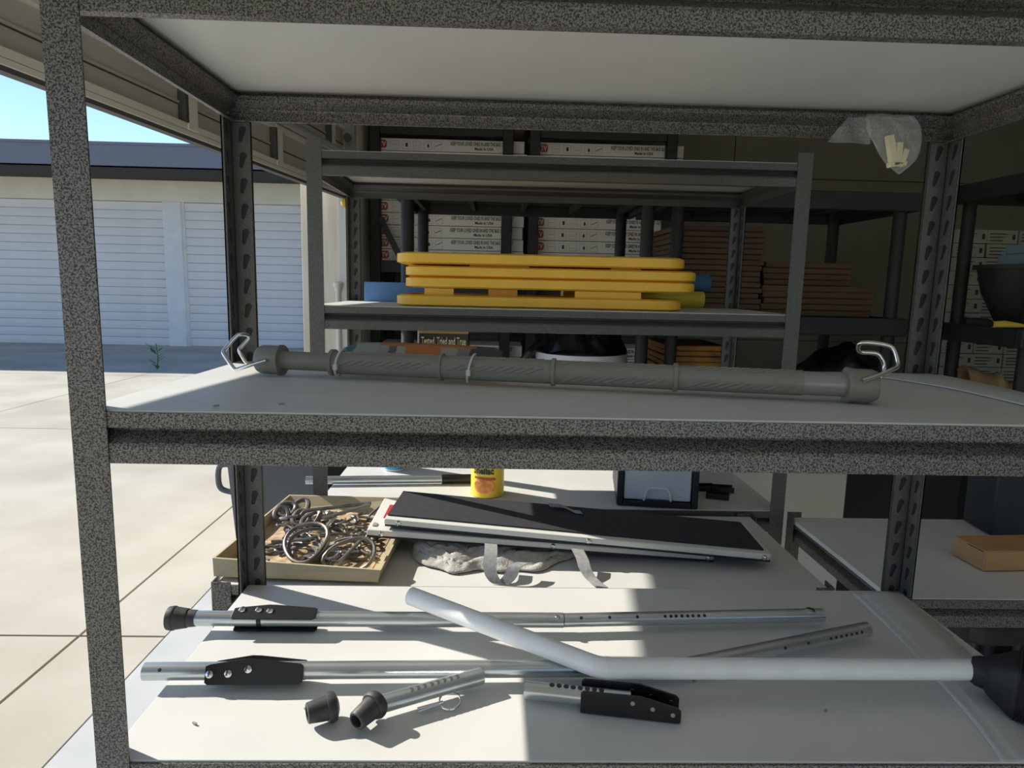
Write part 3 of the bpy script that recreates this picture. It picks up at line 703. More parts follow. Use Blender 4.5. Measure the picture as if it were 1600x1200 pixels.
# heap of brown shavings under the cords
mb = MB()
def heap(u_, v_):
    p = iB[0].lerp(iB[1], .06+.88*u_).lerp(iB[3].lerp(iB[2], .06+.88*u_), .04+.92*v_)
    return p+V((0, 0, .001+.005*math.sin(pi*u_)*math.sin(pi*v_)*(1+.5*sin(31*u_+17*v_)+.5*sin(23*v_-29*u_))))
mb.grid(heap, 30, 36)
tag(mb.build('packing_scraps', 'leaf_brown', smooth=False), 'brown scraps heaped on the bottom of the cardboard tray', 'scraps', kind='stuff')
def tp(px_, py_, z): return at(px_, py_, Z=z-EYE)
rnd = random.Random(3)
zc0 = ZC+.018
def loop_pts(c, a, b, ang, tiltx, tilty, n=26, wob=.06, tray=True):
    out = []
    for k in range(n):
        t_ = 2*pi*k/n; r_ = 1+wob*sin(3*t_+ang)
        x, y = a*cos(t_)*r_, b*sin(t_)*r_
        X, Y_ = x*cos(ang)-y*sin(ang), x*sin(ang)+y*cos(ang)
        if not tray: out.append(V((c.x+X, c.y+Y_, c.z+X*tiltx+Y_*tilty))); continue
        out.append(V((min(max(c.x+X, -.505), -.212), max(c.y+Y_, 1.246), max(ZC+.016, c.z+X*tiltx+Y_*tilty))))
    return out
GC = 'tangled cords and hooks in the cardboard tray'
def cord(label, pts, r=.0042, closed=False, m='cord', hook=None):
    t_ = thing('bungee', label, 'cord', pts[0], GC)
    MB().tube(pts, r, 8, closed=closed).build('cord_body', m, t_, smooth=True)
    if hook:
        p, d = V(hook[0]), V(hook[1]).normalized(); n = d.orthogonal().normalized() if abs(d.z) > .9 else V((-d.y, d.x, .3)).normalized()
        h_ = [p+d*.006]+[p+d*(.030+.014*sin(a))+n*(.014*(1-cos(a))) for a in [0, .5, 1, 1.5, 2, 2.6, 3.1]]
        MB().tube(h_, r*.8, 7).build('end_hook', 'steel_rod', t_, smooth=True)
    return t_
c1 = tp(478, 846, zc0+.026)
cord('large double-wound grey cord ring in the middle of the cardboard tray', loop_pts(c1, .042, .058, .25, .10, .34), .0040, True)
cord('second cord ring lying directly inside the large ring in the tray', loop_pts(c1+V((.004, .004, -.009)), .039, .054, .2, .06, .3), .0036, True)
c2 = tp(545, 874, zc0+.022)
cord('wide cord loop near the front corner of the tray beside the ramps', loop_pts(c2, .050, .044, .5, .05, .55), .0036, True)
cord('long grey cord running from the knot to the ramp corner', smoothpath([tp(470, 806, RZ+.012), tp(480, 798, RZ+.018), tp(520, 793, RZ+.02), tp(560, 788, RZ+.02), tp(580, 786, RZ+.022)]), .0042, hook=(tp(470, 806, RZ+.012), (-1, -.4, 0)))
cord('straight steel rod slanting across the tray to the ramp corner', [tp(505, 810, RZ+.006), tp(545, 798, RZ+.014), tp(578, 789, RZ+.02)], .0042, m='steel_rod')
cord('short straight steel rod leaning below the slanted rod', [tp(505, 832, zc0+.012), tp(524, 806, RZ+.004)], .0048, m='steel_rod')
cord('long thin rod crossing the front cord loop', [tp(524, 884, zc0+.010), tp(568, 840, RZ-.004)], .0036, m='steel_rod')
for i, (px_, py_, s_, a_) in enumerate(((448, 796, .020, 0), (468, 794, .022, 1), (470, 810, .019, 2), (486, 812, .020, .5), (440, 803, .016, 1.7))):
    cord('thick cord knot heaped by the back corner of the tray', loop_pts(tp(px_, py_, RZ-.004), s_, s_*.9, a_, .3*sin(a_*3), .6), .006, True)
k = 0
for i in range(72):
    u_, v_ = rnd.uniform(.13, .87), rnd.uniform(.14, .85)
    p = iB[0].lerp(iB[1], u_).lerp(iB[3].lerp(iB[2], u_), v_); p = V((p.x, p.y, ZC+.014+rnd.uniform(0, .014)))
    a_ = rnd.uniform(0, 6.28); l_ = rnd.uniform(.02, .045)
    if i % 3 == 0: cord('small loop of grey cord in the tangle on the cardboard tray', loop_pts(p, l_*.6, l_*.45, a_, rnd.uniform(-.3, .3), rnd.uniform(-.2, .5), 18), rnd.uniform(.0022, .0036), True)
    else:
        d_ = V((cos(a_), sin(a_), rnd.uniform(-.1, .15))); n_ = V((-sin(a_), cos(a_), .1))
        pts = smoothpath([p-d_*l_, p-d_*l_*.3+n_*rnd.uniform(-.015, .015), p+d_*l_*.4+n_*rnd.uniform(-.015, .015), p+d_*l_], 4)
        pts = [V((q.x, q.y, max(ZC+.009, q.z))) for q in pts]
        cord('short bent piece of grey cord with a hook in the tray tangle', pts, rnd.uniform(.0022, .004), False, 'cord' if i % 4 else 'steel_rod', (pts[-1], d_) if i % 2 and iB[0].x+.03 < (pts[-1]+d_*.05).x < iB[1].x-.02 and iB[0].y+.03 < (pts[-1]+d_*.05).y < 1.55 else None)
# ---- ramps
def slab(name, label, corners, th_, inset_px, group):
    pass
def ramp(label, LF, RF, LB, thick, wl, wr, wf, wb_, red=False):
    """LF,RF,LB: top corners of the whole panel; white rims wl,wr,wf,wb_"""
    x = (RF-LF); Lx = x.length; y = (LB-LF); x.normalize(); y = (y-x*y.dot(x)); Ly = y.length; y.normalize()
    R3 = Matrix((x, y, x.cross(y))).transposed(); M = TR(LF, R3)
    t_ = thing('ramp_panel', label, 'ramp', M @ V((Lx/2, Ly/2, -thick)), 'folding ramp panels')
    MB().prism([(0, .0), (Lx-.006, 0), (Lx, .010), (Lx, Ly), (0, Ly)], thick-.004, M, -thick+.002).build('ramp_frame', 'ramp_white', t_, bevel=.003)
    MB().prism([(.002, .003), (Lx-.004, .003), (Lx-.004, Ly-.002), (.002, Ly-.002)], .0042, M, -thick-.0025).build('underside', 'grip_black', t_)
    MB().box(wl, Lx-wr, wf, Ly-wb_, -.0018, .0012, M).build('grip_surface', 'grip_black', t_)
    for xx in (.03, Lx*.53, Lx-.018):
        MB().lathe(M @ V((xx, 0, -thick*.55)), M.to_3x3() @ V((0, -1, 0)), [(0, .006), (.003, .005), (.005, .001)], 12).build('screw', 'chrome', t_, smooth=True)
    if red:
        MB().box(.022, .034, Ly*.35, Ly*.75, -.0015, .0006, M).build('warning_label', 'red_label', t_)
        MB().box(.008, .016, Ly*.10, Ly*.18, -.0015, .0006, M).build('screw_plate', 'ink_grey', t_)
    return M, Lx, Ly
z1l, z1r = ZC+.085, ZC+.037
M1, L1, W1 = ramp('upper ramp panel with black grip top and white edge, partly in sunlight', at(600, 809, Z=z1l-EYE), at(1209, 866, Z=z1r-EYE), at(620, 766, Z=z1l-EYE), .0165, .003, .014, .020, .004)
z2l, z2r = ZC+.064, ZC+.0195
LF2 = at(573, 826, Z=z2l-EYE); RF2 = at(1120, 866, Z=z2r-EYE)
M2, L2, W2 = ramp('lower ramp panel with a red label, under the upper panel', LF2, RF2, at(592, 776, Z=z2l-EYE), .0165, .09, .02, .016, .02, True)
# ---- grey towel under the ramps
mb = MB()
def tw(u_, v_):
    x = -.165+.37*u_; w_ = math.sin(pi*min(1, max(0, u_)))**.5
    y = 1.40-(.165*w_*(1-.45*u_)+.012*sin(11*u_)+.006*sin(29*u_))*v_+.0
    from mathutils import noise
    top = (.026-.017*u_)*(1-v_**5); nz_ = noise.noise(V((9*u_, 5*v_, 1.3)))+.6*noise.noise(V((22*u_+4*v_, 12*v_, 7.1)))
    fold = .45*abs(sin(9*u_+8*v_+2.5*nz_))
    return (x+.006*nz_, y, ZC+.002+max(0, top)*(.62+.45*nz_+fold)*(1 if v_ > .0 else 1)+.0015*noise.noise(V((60*u_, 50*v_, 0))))
mb.grid(tw, 90, 40)
tag(mb.build('towel', 'towel', smooth=True, solid=.003), 'crumpled grey waffle towel bunched under the ramp panels', 'towel')
# ---- webbing straps
def strap(label, pts, wvec, wd_=.020):
    p = smoothpath(pts, 7); wv = V(wvec).normalized()*wd_/2; mb = MB(); vs_ = []
    for q in p: vs_ += [q-wv, q+wv]
    mb.add(vs_, [(2*i, 2*i+1, 2*i+3, 2*i+2) for i in range(len(p)-1)])
    return tag(mb.build('strap', 'strap', smooth=False, solid=-.0014), label, 'strap', 'grey webbing straps')
strap('looped grey webbing strap curling up in front of the towel', [at(767, 850, Y=1.30), at(767, 864, Y=1.265), at(765, 882, Y=1.245), at(769, 901, Y=1.23), at(782, 913, Y=1.222), at(796, 902, Y=1.226), at(804, 886, Y=1.236), at(816, 880, Y=1.25), at(825, 880, Y=1.26)], (1, -.2, 0), .026)
strap('dark grey webbing strap hanging from the ramps over the bench edge', [at(902, 858, Y=1.31), at(910, 874, Y=1.28), at(914, 888, Y=1.26), at(924, 904, Z=ZC+.006-EYE), at(940, 917, Z=ZC+.0045-EYE)], (1, -.25, 0), .025)
strap('short grey strap end lying across the black ramp surface', [at(858, 789, Z=ZC+.075-EYE), at(880, 791, Z=ZC+.070-EYE), at(897, 799, Z=ZC+.0645-EYE), at(908, 800, Z=ZC+.064-EYE)], (-.25, 1, 0), .022)
# ================================================================== SECOND BENCH CONTENTS
a, b, c_ = at(1459.5, 893, Z=ZC-EYE), at(1545, 893, Z=ZC-EYE), at(1414+75, 866, Z=ZC-EYE)
a = at(1536, 893, Z=ZC-EYE); c_ = at(1488, 867, Z=ZC-EYE)
bx_ = thing('brown_box', 'flat brown cardboard box on the second bench', 'box', a)
yv = (c_-a); yv.z = 0; D_ = yv.length; yv.normalize(); hB = at(1536, 862, Y=a.y).z-ZC
M = TR(a+V((0, 0, .0008)), Matrix((V((yv.y, -yv.x, 0)), yv, V((0, 0, 1)))).transposed())
MB().box(0, .19, 0, D_, 0, hB-.002, M).build('box_body', 'kraft', bx_, bevel=.0015)
MB().box(.002, .19, -.0012, -.0004, .001, hB-.002, M).build('front_flap', 'kraft', bx_)
MB().box(-.001, .191, -.001, D_, hB-.0018, hB+.0006, M).build('lid', 'kraft', bx_, bevel=.0008)
MB().box(-.0012, -.0005, .006, D_*.55, hB-.0035, hB-.002, M).build('tuck_tab', 'kraft_dark', bx_)
a = at(1546, 838, Z=ZC-EYE); c_ = at(1503, 812, Z=ZC-EYE)
nb = thing('dark_bin', 'dark navy bin standing at the back of the second bench', 'bin', a)
yv = (c_-a); yv.z = 0; D_ = yv.length; yv.normalize(); M = TR(a+V((0, 0, .001)), Matrix((V((yv.y, -yv.x, 0)), yv, V((0, 0, 1)))).transposed())
MB().box(0, .32, 0, D_, 0, .23, M).build('bin_body', 'navy_bin', nb, bevel=.006)
MB().box(-.006, .326, -.006, D_+.006, .2305, .25, M).build('lid', 'navy_bin', nb, bevel=.004)
# white board standing behind the benches
a, b = at(1100, 780, Y=2.16), at(1320, 780, Y=2.16)
tag(MB().box(a.x, b.x, 2.16, 2.178, 0, EYE-.44).build('white_board', 'panel_white', bevel=.001), 'plain white board standing upright behind the benches', 'board')
tag(MB().box(b.x+.01, b.x+.50, 2.3, 2.48, 0, EYE-.5).build('dark_filler', 'black_rack', bevel=.01), 'black case standing in for the dark space beside the white board', 'case')  # black block added in place of the dark space here
# black padded stool under the second bench
q = at(1502, 980, Y=1.27); zz = at(1560, 1012, Y=1.25).z
ch = thing('stool_seat', 'black padded stool pushed under the second bench', 'stool', (q.x+.2, 1.4, 0))
MB().prism(rounded(q.x, q.x+.4, 1.25, 1.58, .05), at(1560, 981, Y=1.25).z-zz, Matrix.Translation((0, 0, zz))).build('seat_pad', 'dark_rubber', ch, bevel=.008)
for sx_, sy_ in ((.06, 1.31), (.34, 1.31), (.06, 1.52), (.34, 1.52)):
    MB().tube([(q.x+sx_, sy_, 0), (q.x+sx_, sy_, zz-.0005)], .011, 10).build('leg', 'black_paint', ch, smooth=True)
# wheeled bin in the doorway
bx0, bx1 = at(352, 790, Y=2.5).x, at(520, 790, Y=2.5).x
wb_ = thing('wheelie_bin', 'dark grey wheeled bin standing in the garage doorway', 'bin', ((bx0+bx1)/2, 2.65, 0))
zt2 = EYE-.50
mb = MB(); lo, hi = [(bx0+.06, 2.5), (bx1-.04, 2.5), (bx1-.04, 2.82), (bx0+.06, 2.82)], [(bx0+.012, 2.45), (bx1, 2.45), (bx1, 2.86), (bx0+.012, 2.86)]
mb.add([V((a, b, .08)) for a, b in lo]+[V((a, b, zt2)) for a, b in hi], [(3, 2, 1, 0), (4, 5, 6, 7)]+[(k, (k+1) % 4, 4+(k+1) % 4, 4+k) for k in range(4)])
mb.build('bin_body', 'bin_grey', wb_, bevel=.02)
MB().box(bx0-.01, bx1+.02, 2.43, 2.88, zt2+.001, zt2+.04).build('lid', 'bin_grey', wb_, bevel=.012)
hz = at(348, 748, Y=2.5).z
MB().tube(smoothpath([(bx0+.02, 2.52, hz+.05), (bx0-.02, 2.52, hz+.045), (bx0-.03, 2.52, hz), (bx0-.02, 2.52, hz-.045), (bx0+.03, 2.52, hz-.06)]), .011, 8).build('side_handle', 'bin_grey', wb_, smooth=True)
for x in (bx0+.1, bx1-.09): MB().lathe((x, 2.84, .08), (1, 0, 0), [(0, .07), (.004, .08), (.035, .08), (.04, .07)], 20).build('wheel', 'dark_rubber', wb_, smooth=True)
MB().box(bx0+.08, bx1-.06, 2.52, 2.56, 0, .079).build('foot', 'bin_grey', wb_)
# ================================================================== FRONT RACK, LOWER SHELF
# liner sheet whose free end hangs over the right edge
mb = MB()
inner = [at(1348, 927, Z=ZB-EYE), at(1410, 985, Z=ZB-EYE), at(1483, 1061, Z=ZB-EYE), at(1545, 1130, Z=ZB-EYE), at(1592, 1192, Z=ZB-EYE)]
outer = [at(1404, 924, Z=ZB-EYE), at(1462, 972, Z=ZB-EYE), at(1525, 1031, Z=ZB-EYE), at(1575, 1085, Z=ZB-EYE), at(1655, 1190, Z=ZB-EYE)]
inner = smoothpath(inner, 8); outer = smoothpath(outer, 8); nI = len(inner)
rows = []
for i in range(nI):
    t_ = i/(nI-1); w_ = .0022*sin(i*1.9)+.0015*sin(i*.8)
    I, O = inner[i], outer[i]
    if i == 0: pass
    O = O+V((w_, 0, 0))
    row = [V((x, I.y, ZB+.0004)) for x in np.linspace(I.x-.02, I.x-.004, 3)] + [V((I.x, I.y, ZB+.0016)), V((I.x+.004, I.y, ZB+.0022)), (I.lerp(O, .5))+V((0, 0, .0018)), O+V((0, 0, .001))]
    rows.append(row)
n = len(rows[0]); mb.add([p for r_ in rows for p in r_], [(i*n+k, i*n+k+1, (i+1)*n+k+1, (i+1)*n+k) for i in range(nI-1) for k in range(n-1)])
tag(mb.build('liner_sheet', 'liner', smooth=True, solid=-.0008), 'thin white liner strip curling along the shaded end of the lower shelf', 'sheet')
mb = MB()
# similar liner end on the middle shelf
inner = [at(1375, 590, Z=ZM-EYE), at(1480, 607, Z=ZM-EYE), at(1600, 634, Z=ZM-EYE), at(1720, 660, Z=ZM-EYE)]
outer = [at(1455, 584, Z=ZM-EYE), at(1520, 597, Z=ZM-EYE), at(1610, 617, Z=ZM-EYE), at(1730, 646, Z=ZM-EYE)]
inner = smoothpath(inner, 6); outer = smoothpath(outer, 6)
rows = [[I+V((0, 0, .0006)), I+V((.004, 0, .0018)), I.lerp(O, .5)+V((0, 0, .0018)), O+V((0, 0, .001))] for I, O in zip(inner, outer)]
n = 4; mb.add([p for r_ in rows for p in r_], [(i*n+k, i*n+k+1, (i+1)*n+k+1, (i+1)*n+k) for i in range(len(rows)-1) for k in range(n-1)])
tag(mb.build('liner_sheet', 'liner', smooth=True, solid=-.0008), 'thin white liner strip on the end of the middle shelf beside the hook', 'sheet')
RT = .0115
def hole_marks(parent, pts, r_, axis_pt_dir, up, m='ink', rr=.0032):
    for p in pts: MB().lathe(p, up, [(0, rr), (.0006, rr*.95)], 12).build('pin_hole', m, parent, smooth=True)
def on_tube(a, b, t_, side):
    p = a.lerp(b, t_); return p+V(side).normalized()*(RT-.0002)
SIDE = V((0, -.55, .83))
# --- first crutch tube (back)
h0 = ZB+RT+.008
a, m_, b = at(303, 966, Z=h0-EYE), at(880, 969, Z=h0-EYE), at(1285, 961, Z=h0-EYE)
a.z = m_.z = b.z = h0
ca = thing('crutch_tube', 'zinc crutch tube with rubber foot and black joint, farthest back on the lower shelf', 'tube', (m_.x, m_.y, ZB), 'crutch tubes')
MB().tube([a, m_], RT, 24).build('outer_tube', 'zinc', ca, smooth=True)
dirA = (b-m_).normalized()
MB().tube([m_+dirA*.0005, b], RT*.93, 24).build('inner_tube', 'zinc', ca, smooth=True)
MB().lathe(b-dirA*.001, dirA, [(0, RT*.80), (.0015, RT*.78)], 20).build('tube_mouth', 'ink', ca, smooth=True)
q = m_.lerp(a, .018)
MB().lathe(q+SIDE.normalized()*(RT*.6), V((0, -.8, .5)), [(0, .004), (.006, .004), (.009, .0025), (.0095, .0005)], 14).build('push_button', 'chrome', ca, smooth=True)
def frac(px_, P, Q):   # parameter along P-Q whose image column is px_
    lo, hi = 0., 1.
    def col(t_):
        d = P.lerp(Q, t_)-V((0, 0, EYE)); return 800+FPX*d.dot(CR)/d.dot(CF)
    s_ = 1 if col(1) > col(0) else -1
    for _ in range(40):
        mid = (lo+hi)/2
        if (col(mid)-px_)*s_ < 0: lo = mid
        else: hi = mid
    return lo
hole_marks(ca, [on_tube(m_, b, frac(x, m_, b), V((0, -.7, .65)))-V((0, -.7, .65)).normalized()*RT*.07 for x in (907, 951, 994, 1037, 1046, 1054, 1063, 1072, 1080, 1089, 1098)], RT, dirA, V((0, -.7, .65)), rr=.0026)
q = on_tube(m_, b, frac(1264, m_, b), V((0, -.2, 1)))
MB().lathe(q-V((0, 0, .0014)), V((0, -.2, 1)), [(0, .008), (.0008, .007)], 16).build('pin_hole', 'chrome', ca, smooth=True)
def foot(parent, p, d, r0, r1, L_, m='rubber'):
    return MB().lathe(p, d, [(-.006, r0*.95), (0, r0), (L_*.18, r0*1.02), (L_*.2, r0*1.12), (L_*.72, r1*.97), (L_*.74, r1*1.02), (L_*.8, r1*1.04), (L_, r1*.97), (L_*1.03, r1*.7), (L_*1.03, .001)], 28).build('rubber_foot', m, parent, smooth=True)
foot(ca, a+(a-m_).normalized()*.002, (a-m_), RT*1.12, RT*1.55, .036)
def joint_bracket(parent, P, Q, px0, px1, nrm, rivets, gap=.0132, w=.030, shape=0):
    """black U-shaped joint: two plates either side of a tube"""
    A, B = P.lerp(Q, frac(px0, P, Q)), P.lerp(Q, frac(px1, P, Q)); x = (B-A); Lx = x.length; nrm = V(nrm).normalized()
    for s_ in (1, -1):
        R3 = frame(x, nrm*s_); M = TR(A+nrm*s_*gap, R3); f = s_
        h_ = w/2
        poly = [(0, -h_*.8*f), (0, h_*.55*f), (.006, h_*.7*f), (Lx*.40, h_*1.15*f), (Lx*.5, h_*1.12*f), (Lx-.004, h_*.72*f), (Lx, h_*.55*f), (Lx, -h_*.8*f), (Lx-.004, -h_*f), (.004, -h_*f)]
        if f < 0: poly = poly[::-1]
        pl_ = MB().prism(poly, .0022, M, -.0011).build('joint_plate', 'black_paint', parent, bevel=.0006)
        for (rx, ry) in rivets: MB().lathe(M @ V((Lx*rx, h_*ry*f, .0012)), nrm*s_, [(0, .0055), (.0018, .0048), (.0026, .002), (.0027, .0003)], 14).build('rivet', 'chrome', pl_, smooth=True)
    ang = nrm.cross(x).normalized()
    return A, B
RV = [(.05, -.1), (.24, -.05), (.44, .30)]
joint_bracket(ca, a, m_, 366, 496, V((0, -.30, .95)), [(.10, .35), (.30, .35), (.44, .2)], .0125, .028)
MB().tube([a.lerp(m_, frac(404, a, m_)), a.lerp(m_, frac(411, a, m_))], RT+.0008, 20).build('joint_band', 'black_paint', ca, smooth=True)
# --- second crutch tube (bent)
h1 = ZB+RT+.0078
a, m_, b = at(226, 1049, Z=h1-EYE), at(1062, 1043, Z=h1-EYE), at(1354, 983, Z=h1-EYE)
a.z = m_.z = b.z = h1
cb2 = thing('crutch_tube', 'zinc crutch tube with a bent end and riveted black joint, crossed by the white tube', 'tube', (m_.x, m_.y, ZB), 'crutch tubes')
d1, d2 = (m_-a).normalized(), (b-m_).normalized()
bend = [m_-d1*.04, m_-d1*.015+d2*.002, m_+d2*.018-d1*.002, m_+d2*.045]
MB().tube([a]+smoothpath(bend, 5)+[b], RT, 24).build('bent_tube', 'zinc', cb2, smooth=True)
MB().lathe(a+d1*.001, -d1, [(0, RT*.84), (.0013, RT*.82)], 20).build('tube_mouth', 'ink', cb2, smooth=True)
MB().lathe(b-d2*.001, d2, [(0, RT*.84), (.0013, RT*.82)], 20).build('tube_mouth', 'ink', cb2, smooth=True)
hole_marks(cb2, [on_tube(a, m_, frac(255, a, m_), V((0, -.75, .6)))], RT, d1, V((0, -.75, .6)), rr=.0024)
hole_marks(cb2, [on_tube(m_, b, frac(x, m_, b), V((.25, -.9, .35))) for x in (1219, 1255, 1290, 1298, 1306, 1314, 1322, 1330, 1338)], RT, d2, V((.25, -.9, .35)), rr=.0022)
joint_bracket(cb2, a, m_, 327, 478, V((0, -.93, .36)), RV, .0135, .030)
# --- white bent tube
h2 = ZB+2*RT+.0145+.006
R2 = .0137
a, m_, b = at(642, 931, Z=h2+.012-EYE), at(938, 1044, Z=h2-EYE), at(1518, 1046, Z=h2-.004-EYE)
wt = thing('white_tube', 'white painted bent tube with a big black rubber foot lying over the crutch tubes', 'tube', (m_.x, m_.y, ZB))
d1, d2 = (m_-a).normalized(), (b-m_).normalized()
MB().tube([a]+smoothpath([m_-d1*.035, m_-d1*.008+d2*.001, m_+d2*.010, m_+d2*.04], 5)+[b], R2, 26).build('tube_body', 'white_paint', wt, smooth=True)
MB().tube([m_+d2*.006, m_+d2*.012], R2+.0006, 26).build('weld_ring', 'white_paint', wt, smooth=True)
MB().lathe(b+d2*.0005, d2, [(-.004, R2*.9), (.003, R2*.95), (.008, R2*.93)], 20).build('tube_lip', 'chrome', wt, smooth=True)
fd = V((.74, -.62, -.03)).normalized()
pf = b+d2*.004
prf = [(-.006, .016), (.004, .020), (.016, .021), (.022, .025), (.050, .034), (.056, .036)]
for k in range(7): prf += [(.057+.004*k, .0358), (.059+.004*k, .0375), (.0605+.004*k, .0358)]
prf += [(.088, .034), (.090, .03), (.090, .001)]
mb = MB(); ux = fd.cross(V((0, 0, 1))).normalized(); uz = ux.cross(fd).normalized(); nf = 32
for t_, r_ in prf:
    k_ = min(1, max(0, (t_-.016)/.035))
    for q_ in range(nf):
        al = 2*pi*q_/nf; sq = (abs(cos(al))**(2+4*k_)+abs(sin(al))**(2+4*k_))**(-1/(2+4*k_))
        mb.v.append(pf+fd*t_*.80+ux*(cos(al)*sq*r_*(1+.06*k_))+uz*(sin(al)*sq*r_))
for a_ in range(len(prf)-1):
    for q_ in range(nf): mb.f.append((a_*nf+q_, a_*nf+(q_+1) % nf, (a_+1)*nf+(q_+1) % nf, (a_+1)*nf+q_))
mb.build('rubber_foot', 'dark_rubber', wt, smooth=True)
# --- loose rubber foot
q = at(499, 1135, Z=ZB-EYE)
lf = thing('rubber_foot', 'loose grey rubber foot lying on the sunlit shelf', 'rubber foot', (q.x, q.y, ZB))
dd = V((-.62, -.30, -.02)).normalized(); c0 = V((q.x+.016, q.y+.014, ZB+.0185))
MB().lathe(c0, dd, [(-.004, .008), (0, .0175), (.006, .0185), (.010, .0175), (.0102, .0150), (.033, .0122), (.034, .0105), (.034, .0085), (.024, .0080), (.024, .0005)], 28).build('foot_body', 'rubber', lf, smooth=True)
# --- short tube with holes and a foot
h3 = ZB+RT+.0035
a, b = at(588, 1105, Z=h3-EYE), at(752, 1058, Z=h3-EYE); a.z = b.z = h3+.002
stp = thing('short_tube', 'short zinc tube with a row of holes and a rubber foot', 'tube', ((a+b)/2*1.0).to_3d().xyz-V((0, 0, h3+.002-ZB)))
d1 = (b-a).normalized()
MB().tube([a+d1*.004, b], RT*.95, 24).build('tube_body', 'zinc', stp, smooth=True)
MB().lathe(b-d1*.001, d1, [(0, RT*.82), (.0013, RT*.8)], 20).build('tube_mouth', 'ink', stp, smooth=True)
up3 = V((-.15, -.35, .92))
hole_marks(stp, [a.lerp(b, frac(x, a, b))+up3.normalized()*RT*.945 for x in (645, 655, 665, 676, 686, 696, 706, 716)], RT, d1, up3, rr=.0033)
fd = (a-b); fd = (fd.normalized()+V((.25, -.55, -.12))).normalized()
MB().lathe(a+V((-.002, -.006, .004)), fd, [(-.010, .0125), (-.008, .0155), (-.004, .0175), (.000, .0178), (.003, .0165), (.004, .0140), (.029, .0118), (.031, .010), (.031, .008), (.017, .0075), (.017, .0005)], 28).build('rubber_foot', 'rubber', stp, smooth=True)
# --- pull pin with ring
p0, p1 = at(652, 1108, Z=ZB+.004-EYE), at(692, 1097, Z=ZB+.006-EYE); rc_ = at(703, 1098, Z=ZB+.003-EYE)
pn = thing('ring_pin', 'steel pull pin with a wire ring beside the short tube', 'pin', (p1.x, p1.y, ZB))
MB().tube([p0, p1], .0022, 10).build('pin_shaft', 'chrome', pn, smooth=True)
MB().tube(loop_pts(V((rc_.x, rc_.y, ZB+.006)), .0135, .0125, 0, 0, .35, 26, 0, False), .0013, 8, closed=True).build('pin_ring', 'chrome', pn, smooth=True)
MB().tube([p0+V((.001, -.004, -.001)), p1+V((-.004, -.004, -.001))], .0016, 8).build('spring_leg', 'chrome', pn, smooth=True)
# --- loose joint with tube stub
h4 = ZB+RT+.004
a, b = at(820, 1077, Z=h4-EYE), at(985, 1095, Z=h4-EYE); a.z = b.z = h4
lj = thing('tube_joint', 'zinc tube stub riveted into an open black channel joint, in the shade', 'joint', V((b.x, b.y, ZB)))
d1 = (b-a).normalized()
MB().tube([a, b], RT, 24).build('tube_stub', 'zinc', lj, smooth=True)
MB().lathe(a+d1*.001, -d1, [(0, RT*.84), (.0013, RT*.82)], 20).build('tube_mouth', 'ink', lj, smooth=True)
upv = V((0, -.15, 1)).normalized()
hole_marks(lj, [a.lerp(b, frac(x, a, b))+upv*(RT-.0003) for x in (862, 873, 884, 895, 906, 917, 928, 939)], RT, d1, upv, rr=.0036)
n_ = V((-d1.y, d1.x, 0)).normalized()
P0, P1 = a.lerp(b, frac(908, a, b)), a+(b-a)*1.0+d1*.062
for s_, zlo in ((1, 0), (-1, 0)):
    M = TR(P0+n_*s_*.0135, frame(d1, n_*(1))); Lx = (P1-P0).length
    poly = [(0, -.0145), (0, .0125), (.003, .0155), (Lx*.60, .0165), (Lx-.004, .006), (Lx, .002), (Lx, -.0125), (Lx-.003, -.0145)]
    R3 = frame(d1, n_); ylocal = R3 @ V((0, 1, 0))
    if ylocal.z < 0: poly = [(x, -y) for x, y in poly][::-1]
    pl_ = MB().prism(poly, .0022, M, -.0011).build('joint_plate', 'black_paint', lj, bevel=.0006)
    for (rx, ry) in ((.52, .006), (.72, .001), (.92, -.004)):
        rn = -n_ 
        MB().lathe(M @ V((Lx*rx, ry if ylocal.z > 0 else -ry, 0))+rn*.0011, rn, [(0, .0030), (.0004, .0028)], 12).build('rivet_hole', 'chrome', pl_, smooth=True)
MB().box(0, (P1-P0).length, -.0125, .0125, -.0145, -.0125, TR(P0, frame(d1, (0, 0, 1)))).build('channel_web', 'black_paint', lj)
# ================================================================== FRONT RACK, MIDDLE SHELF: HOOK BAR
RB, RC = .0162, .0208
a, b = at(424, 562, Z=ZM+RC+.001-EYE), at(1338, 602, Z=ZM+RC+.001-EYE); a.z = b.z = ZM+RC+.001
hb = thing('hook_bar', 'long grey plastic bar with wire hooks at both ends on the middle shelf', 'bar', V(((a.x+b.x)/2, (a.y+b.y)/2, ZM)))
d1 = (b-a).normalized(); Lb = (b-a).length
def T_(px_): return frac(px_, a, b)*Lb
def seg(name, p0, p1, r_, m): return MB().tube([a+d1*p0, a+d1*p1], r_, 32).build(name, m, hb, smooth=True, bevel=0)
t0, t1, t2, t3, t4, t5 = 0, T_(442), T_(521), T_(1255), T_(1320), Lb
for nm, p, d_, tt in (('end_cap', a+d1*(t1), -d1, t1), ('end_cap', a+d1*t4, d1, Lb-t4)):
    MB().lathe(p, d_, [(0, RC+.0012), (.004, RC+.0012), (.0042, RC), (.030, RC), (.036, RC*.88), (.037, .001)], 32).build(nm, 'bar_grey', hb, smooth=True)
seg('neck_tube', t1, t2+.002, RB*.82, 'bar_grey'); seg('inner_tube', t3-.002, t4, RB*.93, 'bar_tube')
cuts = [521, 690, 865, 1055, 1255]
